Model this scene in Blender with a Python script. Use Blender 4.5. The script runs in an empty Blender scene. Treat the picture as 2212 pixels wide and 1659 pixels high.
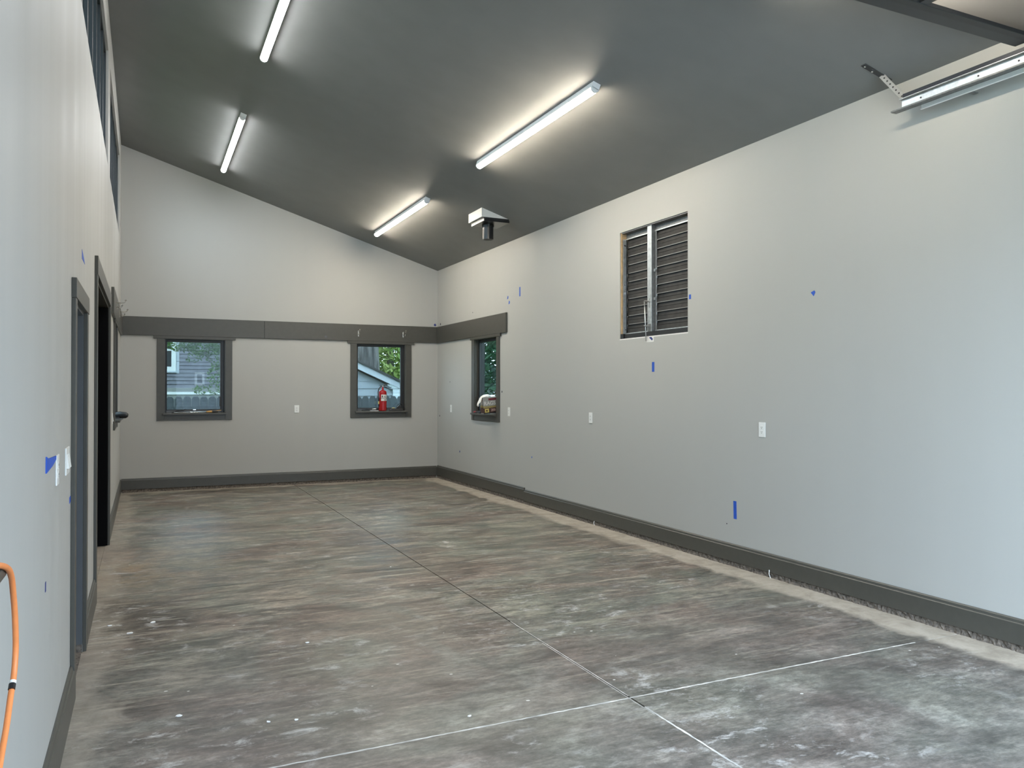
import bpy, math, random
from mathutils import Vector, Matrix, Euler

random.seed(7)
SC = bpy.context.scene
COL = SC.collection

# ------------------------------------------------------------------ room size (metres)
XL, XR, YB, YF = -0.332, 4.804, 13.493, -0.55
ZL, ZR = 5.345, 3.734
SL = (ZR - ZL) / (XR - XL)
def zc(x): return ZL + SL * (x - XL)
CAMH = 1.58

# ------------------------------------------------------------------ camera
cd = bpy.data.cameras.new('camera')
cd.sensor_fit = 'HORIZONTAL'; cd.sensor_width = 36.0
cd.lens = 1704.4 / 2212.0 * 36.0
cd.clip_start = 0.02; cd.clip_end = 400
cam = bpy.data.objects.new('camera', cd); COL.objects.link(cam)
yaw, pit, rol = 0.4362, 0.0077, 0.0005
F = Vector((math.sin(yaw)*math.cos(pit), math.cos(yaw)*math.cos(pit), math.sin(pit)))
R = Vector((math.cos(yaw), -math.sin(yaw), 0)); U = R.cross(F)
R2 = R*math.cos(rol) + U*math.sin(rol); U2 = U*math.cos(rol) - R*math.sin(rol)
M = Matrix((R2, U2, -F)).transposed().to_4x4(); M.translation = (0, 0, CAMH)
cam.matrix_world = M
SC.camera = cam

# ------------------------------------------------------------------ sky (bright overcast) and exposure
W = bpy.data.worlds.new('world'); SC.world = W; W.use_nodes = True
bg = W.node_tree.nodes['Background']
bg.inputs[0].default_value = (0.64, 0.81, 1.0, 1); bg.inputs[1].default_value = 6.4
vs = SC.view_settings
vs.view_transform = 'Standard'; vs.look = 'None'; vs.exposure = 2.0; vs.gamma = 1.0; vs.use_curve_mapping = False
LED_L = ((0.94, 0.97, 1.0), 18.5)
LED_R = ((1.0, 0.90, 0.75), 32.0)
# sampling guide for the daylight that comes in at the open garage door (a portal gives off no light itself)
pl = bpy.data.lights.new('door_portal', 'AREA'); pl.shape = 'RECTANGLE'; pl.size = 3.7; pl.size_y = 3.4
pl.cycles.is_portal = True
po = bpy.data.objects.new('door_portal', pl); COL.objects.link(po)
po.location = (2.78, YF - 0.1, 1.7); po.rotation_euler = (math.radians(90), 0, 0)
try:
    SC.cycles.use_denoising = True
    SC.cycles.max_bounces = 10; SC.cycles.diffuse_bounces = 4; SC.cycles.use_adaptive_sampling = True; SC.cycles.adaptive_threshold = .02; SC.cycles.glossy_bounces = 4
    SC.cycles.transparent_max_bounces = 8; SC.cycles.sample_clamp_indirect = 6.0
    SC.cycles.caustics_reflective = False; SC.cycles.caustics_refractive = False
except Exception:
    pass

# ------------------------------------------------------------------ materials
MAT = {}
def new_mat(name):
    m = bpy.data.materials.new(name); m.use_nodes = True
    nt = m.node_tree; b = nt.nodes['Principled BSDF']; MAT[name] = m
    return m, nt, b
def nd(nt, t, **kw):
    n = nt.nodes.new(t)
    for k, v in kw.items():
        if hasattr(n, k): setattr(n, k, v)
        else: n.inputs[k.replace('_', ' ')].default_value = v
    return n
def simple(name, col, rough=0.5, metal=0.0, spec=0.5, var=0.0, vscale=8.0, bump=0.0, bscale=80.0):
    m, nt, b = new_mat(name)
    b.inputs['Base Color'].default_value = (*col, 1); b.inputs['Roughness'].default_value = rough
    b.inputs['Metallic'].default_value = metal; b.inputs['Specular IOR Level'].default_value = spec
    tc = nd(nt, 'ShaderNodeTexCoord')
    n = nd(nt, 'ShaderNodeTexNoise', Scale=vscale, Detail=5.0)
    nt.links.new(tc.outputs['Object'], n.inputs['Vector'])
    r = nd(nt, 'ShaderNodeValToRGB')
    v = max(var, 0.02)
    r.color_ramp.elements[0].position = .3; r.color_ramp.elements[1].position = .7
    r.color_ramp.elements[0].color = (*[c*(1-v) for c in col], 1)
    r.color_ramp.elements[1].color = (*[min(1, c*(1+v)) for c in col], 1)
    nt.links.new(n.outputs['Fac'], r.inputs['Fac']); nt.links.new(r.outputs['Color'], b.inputs['Base Color'])
    if bump:
        n2 = nd(nt, 'ShaderNodeTexNoise', Scale=bscale, Detail=3.0)
        nt.links.new(tc.outputs['Object'], n2.inputs['Vector'])
        bp = nd(nt, 'ShaderNodeBump', Strength=bump, Distance=.01)
        nt.links.new(n2.outputs['Fac'], bp.inputs['Height']); nt.links.new(bp.outputs['Normal'], b.inputs['Normal'])
    return m
def emis(name, col, s):
    m, nt, b = new_mat(name)
    b.inputs['Base Color'].default_value = (.8, .8, .8, 1)
    b.inputs['Emission Color'].default_value = (*col, 1); b.inputs['Emission Strength'].default_value = s
    return m

def wall_paint():
    m, nt, b = new_mat('wall_paint')
    tc = nd(nt, 'ShaderNodeTexCoord')
    # rolled-on paint: broad vertical roller bands with slightly different sheen, very fine orange peel
    mp = nd(nt, 'ShaderNodeMapping'); mp.inputs['Scale'].default_value = (2.2, 2.2, .12)
    nt.links.new(tc.outputs['Object'], mp.inputs['Vector'])
    n = nd(nt, 'ShaderNodeTexNoise', Scale=1.6, Detail=4.0); nt.links.new(mp.outputs['Vector'], n.inputs['Vector'])
    r = nd(nt, 'ShaderNodeValToRGB')
    r.color_ramp.elements[0].position = .35; r.color_ramp.elements[1].position = .65
    r.color_ramp.elements[0].color = (.426, .420, .395, 1); r.color_ramp.elements[1].color = (.434, .428, .402, 1)
    nt.links.new(n.outputs['Fac'], r.inputs['Fac']); nt.links.new(r.outputs['Color'], b.inputs['Base Color'])
    mr = nd(nt, 'ShaderNodeMapRange'); mr.inputs['To Min'].default_value = .44; mr.inputs['To Max'].default_value = .62
    mr.inputs['From Min'].default_value = .3; mr.inputs['From Max'].default_value = .7
    nt.links.new(n.outputs['Fac'], mr.inputs['Value']); nt.links.new(mr.outputs['Result'], b.inputs['Roughness'])
    n2 = nd(nt, 'ShaderNodeTexNoise', Scale=170.0, Detail=2.0); nt.links.new(tc.outputs['Object'], n2.inputs['Vector'])
    bp = nd(nt, 'ShaderNodeBump', Strength=.06, Distance=.004)
    nt.links.new(n2.outputs['Fac'], bp.inputs['Height']); nt.links.new(bp.outputs['Normal'], b.inputs['Normal'])
    b.inputs['Specular IOR Level'].default_value = .27
wall_paint()
simple('ceiling_paint', (.204, .203, .196), .55, var=.04, vscale=3, bump=.05, bscale=150, spec=.35)
simple('trim_paint', (.066, .063, .053), .38, var=.05, vscale=20, bump=.03, bscale=60)
simple('jamb_paint', (.085, .09, .095), .35, var=.04, vscale=12)
simple('dark_frame', (.012, .013, .014), .4)
simple('black_plastic', (.012, .012, .013), .45)
simple('black_door', (.003, .003, .0035), .85, spec=.08)
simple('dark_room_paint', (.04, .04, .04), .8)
simple('white_plastic', (.78, .78, .75), .35)
simple('white_metal', (.75, .75, .73), .4)
simple('slot_dark', (.03, .03, .03), .6)
simple('tape_blue', (.016, .085, .47), .6, var=.1, vscale=60)
simple('tape_dark_blue', (.02, .035, .17), .6)
simple('scuff', (.03, .03, .04), .8)
simple('galvanised', (.62, .63, .62), .34, metal=.85, var=.16, vscale=30)
simple('galvanised_dull', (.20, .20, .195), .5, metal=.6, var=.2, vscale=40)
simple('galvanised_soft', (.30, .30, .29), .5, metal=.2, var=.1, vscale=30)
simple('steel', (.8, .8, .78), .18, metal=1.0)
simple('louvre_slat', (.024, .022, .020), .55, spec=.3, var=.3, vscale=14)
simple('louvre_lip', (.30, .29, .275), .45, metal=.3)
simple('lumber', (.44, .29, .15), .7, var=.25, vscale=20)
simple('door_aluminium', (.022, .024, .028), .35, metal=.4)
simple('extinguisher_red', (.36, .008, .010), .25)
simple('label_white', (.72, .71, .68), .5)
simple('label_ink', (.12, .12, .12), .6)
simple('tag_yellow', (.72, .55, .18), .5)
simple('cord_orange', (.78, .25, .075), .5, var=.06, vscale=40)
simple('cardboard_grey', (.33, .33, .31), .6)
simple('print_red', (.16, .008, .018), .6)
simple('print_gold', (.33, .26, .09), .55, var=.3, vscale=60)
simple('print_brown', (.07, .025, .018), .55, var=.6, vscale=45)
simple('print_yellow', (.66, .52, .14), .55)
simple('print_pink', (.62, .40, .34), .6)
simple('rag_white', (.85, .84, .80), .9, bump=.3, bscale=120)
simple('paper_white', (.86, .85, .82), .8)
simple('wood_handle', (.55, .30, .08), .35, var=.2, vscale=60)
simple('hook_metal', (.72, .70, .66), .18, metal=1.0)
simple('red_grip', (.35, .02, .02), .4)
simple('rust_stone', (.13, .108, .088), .95, var=.55, vscale=45, bump=.8, bscale=70)
simple('joint_dust', (.56, .54, .50), .95, var=.35, vscale=9)
simple('exterior_concrete', (.55, .53, .50), .9, var=.1)
simple('dark_siding', (.06, .05, .042), .8)
simple('street_siding', (.16, .165, .19), .8)
simple('strap_dark', (.045, .046, .048), .5, metal=.3)
simple('grass', (.06, .12, .03), .9, var=.4, vscale=14)
simple('shingle_grey', (.115, .118, .138), .85, var=.22, vscale=4)
simple('white_paint', (.5, .52, .52), .5)
simple('siding_pale', (.29, .33, .365), .6, var=.06, vscale=6)
simple('siding_white', (.45, .49, .53), .6)
simple('roof_dark', (.05, .05, .05), .9)
simple('fence_grey', (.065, .078, .088), .8, var=.22, vscale=9)
simple('foundation_grey', (.16, .17, .16), .9)
simple('window_dark', (.03, .032, .035), .15)
simple('steel_pipe_black', (.01, .01, .011), .3)
simple('vent_white', (.62, .62, .59), .45)

def bark():
    m, nt, b = new_mat('bark')
    tc = nd(nt, 'ShaderNodeTexCoord'); mp = nd(nt, 'ShaderNodeMapping'); mp.inputs['Scale'].default_value = (9, 9, 1.6)
    nt.links.new(tc.outputs['Object'], mp.inputs['Vector'])
    n = nd(nt, 'ShaderNodeTexNoise', Scale=1.0, Detail=8.0, Roughness=.7); nt.links.new(mp.outputs['Vector'], n.inputs['Vector'])
    r = nd(nt, 'ShaderNodeValToRGB')
    r.color_ramp.elements[0].position = .35; r.color_ramp.elements[1].position = .75
    r.color_ramp.elements[0].color = (.028, .028, .028, 1); r.color_ramp.elements[1].color = (.24, .23, .22, 1)
    nt.links.new(n.outputs['Fac'], r.inputs['Fac']); nt.links.new(r.outputs['Color'], b.inputs['Base Color'])
    bp = nd(nt, 'ShaderNodeBump', Strength=1.0, Distance=.05)
    nt.links.new(n.outputs['Fac'], bp.inputs['Height']); nt.links.new(bp.outputs['Normal'], b.inputs['Normal'])
    b.inputs['Roughness'].default_value = .95
bark()

def leaf(name, c0, c1):
    m, nt, b = new_mat(name)
    g = nd(nt, 'ShaderNodeNewGeometry')
    r = nd(nt, 'ShaderNodeValToRGB')
    r.color_ramp.elements[0].color = (*c0, 1); r.color_ramp.elements[1].color = (*c1, 1)
    nt.links.new(g.outputs['Random Per Island'], r.inputs['Fac'])
    nt.links.new(r.outputs['Color'], b.inputs['Base Color'])
    b.inputs['Roughness'].default_value = .55
    tr = nd(nt, 'ShaderNodeBsdfTranslucent'); nt.links.new(r.outputs['Color'], tr.inputs['Color'])
    mx = nd(nt, 'ShaderNodeMixShader'); mx.inputs[0].default_value = .45
    out = nt.nodes['Material Output']
    nt.links.new(b.outputs[0], mx.inputs[1]); nt.links.new(tr.outputs[0], mx.inputs[2])
    nt.links.new(mx.outputs[0], out.inputs['Surface'])
leaf('leaf_bright', (.15, .26, .05), (.48, .56, .20))
leaf('leaf_mid', (.03, .075, .02), (.11, .20, .06))
leaf('leaf_dark', (.02, .07, .035), (.08, .18, .10))

def glass(name, tint=(.93, .96, .96), rough=0.0, frosted=False):
    m = bpy.data.materials.new(name); m.use_nodes = True; MAT[name] = m
    nt = m.node_tree; nt.nodes.clear()
    out = nd(nt, 'ShaderNodeOutputMaterial')
    gl = nd(nt, 'ShaderNodeBsdfGlossy'); gl.inputs['Roughness'].default_value = rough
    if frosted:
        tr = nd(nt, 'ShaderNodeBsdfTranslucent')
    else:
        tr = nd(nt, 'ShaderNodeBsdfTransparent')
    tr.inputs[0].default_value = (*tint, 1)
    lw = nd(nt, 'ShaderNodeLayerWeight'); lw.inputs['Blend'].default_value = .5      # Schlick reflectance of a thin pane, same from both sides
    p5 = nd(nt, 'ShaderNodeMath', operation='POWER'); p5.inputs[1].default_value = 5.0; nt.links.new(lw.outputs['Facing'], p5.inputs[0])
    ma = nd(nt, 'ShaderNodeMath', operation='MULTIPLY_ADD'); ma.inputs[1].default_value = .96; ma.inputs[2].default_value = .04; nt.links.new(p5.outputs[0], ma.inputs[0])
    mx = nd(nt, 'ShaderNodeMixShader')
    nt.links.new(ma.outputs[0], mx.inputs[0]); nt.links.new(tr.outputs[0], mx.inputs[1]); nt.links.new(gl.outputs[0], mx.inputs[2])
    nt.links.new(mx.outputs[0], out.inputs['Surface'])
glass('window_glass', (.46, .49, .48))
glass('frosted_glass', (.38, .38, .38), .3, True)

def floor_mat():
    m, nt, b = new_mat('concrete_floor')
    L = nt.links.new
    tc = nd(nt, 'ShaderNodeTexCoord')
    def noise(scale, detail, rough=.6, stretch=(1, 1, 1), dist=0.0, loc=(0, 0, 0)):
        mp = nd(nt, 'ShaderNodeMapping'); mp.inputs['Scale'].default_value = stretch; mp.inputs['Location'].default_value = loc
        L(tc.outputs['Object'], mp.inputs['Vector'])
        n = nd(nt, 'ShaderNodeTexNoise', Scale=scale, Detail=detail, Roughness=rough, Distortion=dist)
        L(mp.outputs['Vector'], n.inputs['Vector']); return n.outputs['Fac']
    def ramp(fac, stops):
        r = nd(nt, 'ShaderNodeValToRGB'); e = r.color_ramp.elements
        while len(e) < len(stops): e.new(.5)
        for i, (p, c) in enumerate(stops):
            e[i].position = p; e[i].color = (*c, 1) if isinstance(c, tuple) else (c, c, c, 1)
        L(fac, r.inputs['Fac']); return r.outputs['Color']
    def mix(fac, a, c, blend='MIX'):
        x = nd(nt, 'ShaderNodeMix', data_type='RGBA', blend_type=blend)
        if isinstance(fac, float): x.inputs['Factor'].default_value = fac
        else: L(fac, x.inputs['Factor'])
        for s, v in ((6, a), (7, c)):
            if isinstance(v, tuple): x.inputs[s].default_value = (*v, 1)
            else: L(v, x.inputs[s])
        return x.outputs[2]
    def math_(op, a, c=None):
        x = nd(nt, 'ShaderNodeMath', operation=op)
        for i, v in enumerate((a, c)):
            if v is None: continue
            if isinstance(v, (int, float)): x.inputs[i].default_value = v
            else: L(v, x.inputs[i])
        return x.outputs[0]
    # stained slab: brown and grey-green clouds
    big = noise(.75, 6, .62, (1, 1.25, 1), .8)
    base = ramp(big, [(.36, (.105, .086, .070)), (.46, (.160, .132, .108)), (.54, (.142, .140, .118)), (.64, (.235, .208, .168))])
    mid = noise(3.2, 8, .68, (.55, 1.5, 1), .9, (3, 1, 0))
    base = mix(1.0, base, ramp(mid, [(.38, .55), (.50, .95), (.62, 1.5)]), 'MULTIPLY')
    # trowel streaks running across the room
    st = noise(2.0, 9, .66, (.8, 6.5, 1), 1.2, (9, 4, 0))
    base = mix(ramp(st, [(.53, 0.0), (.64, .75)]), base, (.345, .31, .25))
    st2 = noise(4.5, 8, .7, (1.0, 5.0, 1), 1.5, (1, 8, 0))
    base = mix(ramp(st2, [(.36, .65), (.46, 0.0)]), base, (.085, .078, .070))
    # tan stain spreading out of the wide doorway
    vd = nd(nt, 'ShaderNodeVectorMath', operation='DISTANCE'); L(tc.outputs['Object'], vd.inputs[0]); vd.inputs[1].default_value = (-.25, 7.6, 0)
    sn = noise(2.2, 6, .6, (1, 1, 1), .4, (31, 3, 0))
    sf = math_('MULTIPLY', math_('MINIMUM', math_('MAXIMUM', math_('SUBTRACT', 1.25, vd.outputs['Value']), 0.0), 1.0), ramp(sn, [(.40, .1), (.60, .85)]))
    base = mix(sf, base, (.30, .225, .145))
    # mottled grey, stronger towards the door
    sep = nd(nt, 'ShaderNodeSeparateXYZ'); L(tc.outputs['Object'], sep.inputs[0])
    near_grey = math_('MULTIPLY', math_('SUBTRACT', 5.6, sep.outputs['Y']), .36)
    near_grey = math_('MINIMUM', math_('MAXIMUM', near_grey, 0.0), 1.0)
    gn = noise(2.3, 11, .74, (1, 1.35, 1), .25, (5, 5, 0))
    base = mix(math_('MULTIPLY', near_grey, .8), base, ramp(gn, [(.36, (.058, .053, .049)), (.46, (.108, .099, .090)), (.55, (.178, .164, .147)), (.66, (.34, .315, .285))]))
    tint = noise(1.15, 4, .55, (1, 1.2, 1), .5, (21, 13, 0))
    base = mix(1.0, base, ramp(tint, [(.38, (1.045, .98, .965)), (.50, (1.01, 1.0, .98)), (.62, (.975, 1.01, .965))]), 'MULTIPLY')
    grain = noise(17, 9, .78, (.7, 1.7, 1), .2, (4, 2, 0))
    base = mix(1.0, base, ramp(grain, [(.36, .68), (.50, 1.0), (.64, 1.36)]), 'MULTIPLY')
    # white powder rubbed into the surface
    pw = noise(5.5, 10, .75, (1, 1.6, 1), .4, (2, 7, 0))
    patch = noise(.8, 3, .5, (1, 1, 1), 0, (12, 3, 0))
    pf = math_('MULTIPLY', ramp(pw, [(.54, 0.0), (.66, .9)]), ramp(patch, [(.44, .08), (.58, 1.0)]))
    base = mix(pf, base, (.50, .48, .45))
    # fine specks of dry plaster
    mp = nd(nt, 'ShaderNodeMapping'); mp.inputs['Scale'].default_value = (9, 12, 1); L(tc.outputs['Object'], mp.inputs['Vector'])
    vo = nd(nt, 'ShaderNodeTexVoronoi', Scale=1.0); L(mp.outputs['Vector'], vo.inputs['Vector'])
    vsep = nd(nt, 'ShaderNodeSeparateColor'); L(vo.outputs['Color'], vsep.inputs[0])
    lim = math_('MULTIPLY', math_('MAXIMUM', math_('SUBTRACT', vsep.outputs[0], .86), 0.0), .75)
    spk = math_('LESS_THAN', vo.outputs['Distance'], lim)
    base = mix(math_('MULTIPLY', spk, .9), base, (.62, .60, .56))
    # dry dusty margin along the walls where the stain was not applied
    edge = noise(2.6, 7, .65, (1, 1, 1), .5, (7, 7, 0))
    ed = math_('MULTIPLY', math_('SUBTRACT', edge, .5), .75)
    dr = math_('SUBTRACT', XR - .34, math_('ADD', sep.outputs['X'], math_('MULTIPLY', ed, .55)))
    fr_ = math_('MINIMUM', math_('MAXIMUM', math_('MULTIPLY', dr, -9.0), 0.0), .88)
    dl = math_('SUBTRACT', math_('ADD', sep.outputs['X'], ed), XL + .24)
    fl_ = math_('MINIMUM', math_('MAXIMUM', math_('MULTIPLY', dl, -4.0), 0.0), .48)
    db = math_('SUBTRACT', YB - .22, math_('ADD', sep.outputs['Y'], ed))
    fb_ = math_('MINIMUM', math_('MAXIMUM', math_('MULTIPLY', db, -5.0), 0.0), .6)
    fe = math_('MAXIMUM', math_('MAXIMUM', fr_, fl_), fb_)
    base = mix(fe, base, ramp(noise(6.0, 9, .72, (1, 1, 1), .4, (17, 9, 0)), [(.36, (.34, .295, .235)), (.5, (.43, .375, .305)), (.64, (.50, .445, .37))]))
    L(base, b.inputs['Base Color'])
    rr = nd(nt, 'ShaderNodeMapRange'); rr.inputs['To Min'].default_value = .28; rr.inputs['To Max'].default_value = .52
    rr.inputs['From Min'].default_value = .3; rr.inputs['From Max'].default_value = .7
    L(mid, rr.inputs['Value'])
    L(math_('MINIMUM', math_('ADD', rr.outputs['Result'], math_('MULTIPLY', math_('MAXIMUM', fe, pf), .4)), .95), b.inputs['Roughness'])
    bp = nd(nt, 'ShaderNodeBump', Strength=.12, Distance=.01)
    fine = noise(26, 8, .7, (1, 1.5, 1)); L(math_('ADD', fine, math_('MULTIPLY', mid, .6)), bp.inputs['Height'])
    L(bp.outputs['Normal'], b.inputs['Normal'])
    b.inputs['Specular IOR Level'].default_value = .36
floor_mat()
emis('led_cool', *LED_L); emis('led_warm', *LED_R)

# ------------------------------------------------------------------ mesh helpers
LOC = {}
def wloc(o): return LOC.get(o.name, Vector((0, 0, 0)))
class MB:
    def __init__(s): s.v = []; s.f = []
    def add(s, vs, fs):
        k = len(s.v); s.v += [tuple(v) for v in vs]; s.f += [tuple(i + k for i in f) for f in fs]; return s
    def box(s, x0, x1, y0, y1, z0, z1):
        if x0 > x1: x0, x1 = x1, x0
        if y0 > y1: y0, y1 = y1, y0
        if z0 > z1: z0, z1 = z1, z0
        return s.add([(x0, y0, z0), (x1, y0, z0), (x1, y1, z0), (x0, y1, z0), (x0, y0, z1), (x1, y0, z1), (x1, y1, z1), (x0, y1, z1)],
              [(0, 3, 2, 1), (4, 5, 6, 7), (0, 1, 5, 4), (1, 2, 6, 5), (2, 3, 7, 6), (3, 0, 4, 7)])
    def hexa(s, p):   # 8 points bottom ring then top ring
        return s.add(p, [(0, 3, 2, 1), (4, 5, 6, 7), (0, 1, 5, 4), (1, 2, 6, 5), (2, 3, 7, 6), (3, 0, 4, 7)])
    def extrude(s, prof, a, b):
        """closed loop of 3-D points at a, the same loop moved by vector (b-a)"""
        d = Vector(b) - Vector(a); n = len(prof)
        v = [Vector(p) for p in prof] + [Vector(p) + d for p in prof]
        f = [tuple(reversed(range(n))), tuple(range(n, 2*n))] + [(i, (i+1) % n, n + (i+1) % n, n + i) for i in range(n)]
        return s.add(v, f)
    def tube(s, pts, r, n=10, caps=True):
        pts = [Vector(p) for p in pts]; m = len(pts); rs = r if isinstance(r, (list, tuple)) else [r]*m
        t0 = (pts[1]-pts[0]).normalized(); up = Vector((0, 0, 1)) if abs(t0.z) < .9 else Vector((1, 0, 0))
        a = t0.cross(up).normalized(); vs = []
        for i, p in enumerate(pts):
            t = (pts[min(i+1, m-1)] - pts[max(i-1, 0)]).normalized()
            a = (a - t*a.dot(t)).normalized(); c = t.cross(a)
            for k in range(n):
                w = 2*math.pi*k/n; vs.append(p + (a*math.cos(w) + c*math.sin(w))*rs[i])
        fs = [(i*n+k, i*n+(k+1) % n, (i+1)*n+(k+1) % n, (i+1)*n+k) for i in range(m-1) for k in range(n)]
        if caps: fs += [tuple(reversed(range(n))), tuple((m-1)*n+k for k in range(n))]
        return s.add(vs, fs)
    def lathe(s, prof, c, n=24):
        """prof: (radius, z) from the bottom up, about a vertical axis through c"""
        vs = [(c[0]+r*math.cos(2*math.pi*k/n), c[1]+r*math.sin(2*math.pi*k/n), c[2]+z) for r, z in prof for k in range(n)]
        m = len(prof)
        fs = [(i*n+k, i*n+(k+1) % n, (i+1)*n+(k+1) % n, (i+1)*n+k) for i in range(m-1) for k in range(n)]
        fs += [tuple(reversed(range(n))), tuple((m-1)*n+k for k in range(n))]
        return s.add(vs, fs)
    def build(s, name, mat, parent=None, origin=None, bevel=0.0, smooth=False, seg=2):
        o0 = wloc(parent) if parent is not None else Vector(origin or (0, 0, 0))
        me = bpy.data.meshes.new(name)
        me.from_pydata([tuple(Vector(v) - o0) for v in s.v], [], s.f); me.update()
        me.materials.append(MAT[mat])
        o = bpy.data.objects.new(name, me); COL.objects.link(o)
        if parent is not None:
            o.parent = parent; LOC[o.name] = o0
        else:
            o.location = o0; LOC[o.name] = o0
        if smooth:
            for p in me.polygons: p.use_smooth = True
        if bevel:
            bm = o.modifiers.new('bevel', 'BEVEL'); bm.width = bevel; bm.segments = seg; bm.limit_method = 'ANGLE'
        return o
def tag(o, label=None, cat=None, group=None, kind=None):
    if label: o['label'] = label
    if cat: o['category'] = cat
    if group: o['group'] = group
    if kind: o['kind'] = kind
    return o
def thing(name, label, cat, loc=(0, 0, 0), group=None, kind=None):
    o = bpy.data.objects.new(name, None); COL.objects.link(o); o.location = loc; LOC[o.name] = Vector(loc)
    o.empty_display_size = .1
    return tag(o, label, cat, group, kind)
def struct(name, loc=(0, 0, 0), label=None):
    return thing(name, label, None, loc, kind='structure')
def sm(o, ang=35):
    for p in o.data.polygons: p.use_smooth = True
    try: o.data.set_sharp_from_angle(angle=math.radians(ang))
    except Exception: pass
    return o

# frames along a wall: u = along the wall, d = depth (negative comes into the room), z
def fB(u, d, z): return (u, YB + d, z)
def fR(u, d, z): return (XR + d, u, z)
def fL(u, d, z): return (XL - d, u, z)
def fbox(mb, fr, u0, u1, d0, d1, z0, z1):
    a = fr(u0, d0, z0); b = fr(u1, d1, z1)
    return mb.box(a[0], b[0], a[1], b[1], a[2], b[2])

def slab_wall(fr, us, zs, holes, thick, ztop=None):
    """a wall slab with rectangular holes (u0,u1,z0,z1); ztop(u) bends the top row"""
    us = sorted(set(list(us) + [h[0] for h in holes] + [h[1] for h in holes]))
    zs = sorted(set(list(zs) + [h[2] for h in holes] + [h[3] for h in holes]))
    mb = MB(); idx = {}
    def vid(i, j, k):
        key = (i, j, k)
        if key not in idx:
            z = zs[j]
            if ztop and j == len(zs)-1: z = ztop(us[i])
            idx[key] = len(mb.v); mb.v.append(fr(us[i], 0 if k == 0 else thick, z))
        return idx[key]
    def solid(i, j):
        if i < 0 or j < 0 or i >= len(us)-1 or j >= len(zs)-1: return False
        cu = (us[i]+us[i+1])/2; cz = (zs[j]+zs[j+1])/2
        return not any(h[0] < cu < h[1] and h[2] < cz < h[3] for h in holes)
    for i in range(len(us)-1):
        for j in range(len(zs)-1):
            if not solid(i, j): continue
            for k in (0, 1): mb.f.append((vid(i, j, k), vid(i+1, j, k), vid(i+1, j+1, k), vid(i, j+1, k)))
            if not solid(i-1, j): mb.f.append((vid(i, j, 0), vid(i, j+1, 0), vid(i, j+1, 1), vid(i, j, 1)))
            if not solid(i+1, j): mb.f.append((vid(i+1, j, 0), vid(i+1, j+1, 0), vid(i+1, j+1, 1), vid(i+1, j, 1)))
            if not solid(i, j-1): mb.f.append((vid(i, j, 0), vid(i+1, j, 0), vid(i+1, j, 1), vid(i, j, 1)))
            if not solid(i, j+1): mb.f.append((vid(i, j+1, 0), vid(i+1, j+1, 0), vid(i+1, j+1, 1), vid(i, j+1, 1)))
    return mb
def fix_normals(o):
    import bmesh
    bm = bmesh.new(); bm.from_mesh(o.data); bmesh.ops.recalc_face_normals(bm, faces=bm.faces); bm.to_mesh(o.data); bm.free()
    return o

# ------------------------------------------------------------------ shell
WZ0, WZ1 = 1.215, 2.388             # window openings
WIN_B = [(.285, 1.185), (3.322, 4.203)]
WIN_R = (10.832, 11.712)
WIN_L = (10.53, 11.41)
WIN_N = (1.06, 1.94)                 # window on the left wall close to the camera
DOOR = (4.62, 5.42, -.3, 2.045)
OPEN = (6.62, 9.02, -.3, 2.43)
CLER = [(3.3, 8.72), (9.2, 12.55)]; CZ0, CZ1 = 3.80, 4.93
VENT = (6.247, 7.457, 2.148, 3.33)
TH = .16
GD = (.95, 4.62, -.3, 3.42)        # garage door opening in the front wall

o = slab_wall(fB, (XL - TH, XR + TH), (-.3, 3.0), [(a, b, WZ0, WZ1) for a, b in WIN_B] , TH, zc)
o.v  # back wall: the top follows the roof
wall_back = tag(fix_normals(o.build('wall_back', 'wall_paint')), kind='structure')
o = slab_wall(fR, (YF - .2, YB), (-.3, zc(XR)+.06), [(WIN_R[0], WIN_R[1], WZ0, WZ1), VENT], TH)
wall_right = tag(fix_normals(o.build('wall_right', 'wall_paint')), kind='structure')
o = slab_wall(fL, (YF - .2, YB), (-.3, zc(XL)+.06), [(WIN_L[0], WIN_L[1], WZ0, WZ1), (WIN_N[0], WIN_N[1], WZ0, WZ1), DOOR, OPEN] + [(a, b, CZ0, CZ1) for a, b in CLER], TH)
wall_left = tag(fix_normals(o.build('wall_left', 'wall_paint')), kind='structure')
def fF(u, d, z): return (u, YF - d, z)
o = slab_wall(fF, (XL, XR), (-.3, 3.6), [GD], TH, zc)
wall_front = tag(fix_normals(o.build('wall_front', 'wall_paint')), kind='structure')
mb = MB(); x0, x1 = XL - .6, XR + .6
mb.hexa([(x0, YF-.6, zc(x0)), (x1, YF-.6, zc(x1)), (x1, YB+.6, zc(x1)), (x0, YB+.6, zc(x0)),
         (x0, YF-.6, zc(x0)+.25), (x1, YF-.6, zc(x1)+.25), (x1, YB+.6, zc(x1)+.25), (x0, YB+.6, zc(x0)+.25)])
ceiling = tag(mb.build('ceiling', 'ceiling_paint'), kind='structure')

# floor: a bed, and the slabs between the sawn joints
JX, J1, J2, G = 2.270, 3.425, 6.766, .0045
mb = MB(); mb.box(-3.2, XR + .02, YF - .2, YB + .02, -.14, -.007)
floor = tag(mb.build('floor', 'rust_stone'), kind='structure')
for (a, b) in ((XL - .02, JX), (JX, XR + .01)):
    for (c, d) in ((YF - .2, J1), (J1, J2), (J2, YB + .01)):
        m2 = MB(); m2.box(a + (G if a == JX else 0), b - (G if b == JX else 0), c + (G if c > 0 else 0), d - (G if d < YB else 0), -.13, 0)
        m2.build('concrete_slab', 'concrete_floor', floor)
m2 = MB(); m2.box(-3.0, XL - .022, OPEN[0] - .6, OPEN[1] + .6, -.13, 0); m2.build('concrete_slab', 'concrete_floor', floor)

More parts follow.
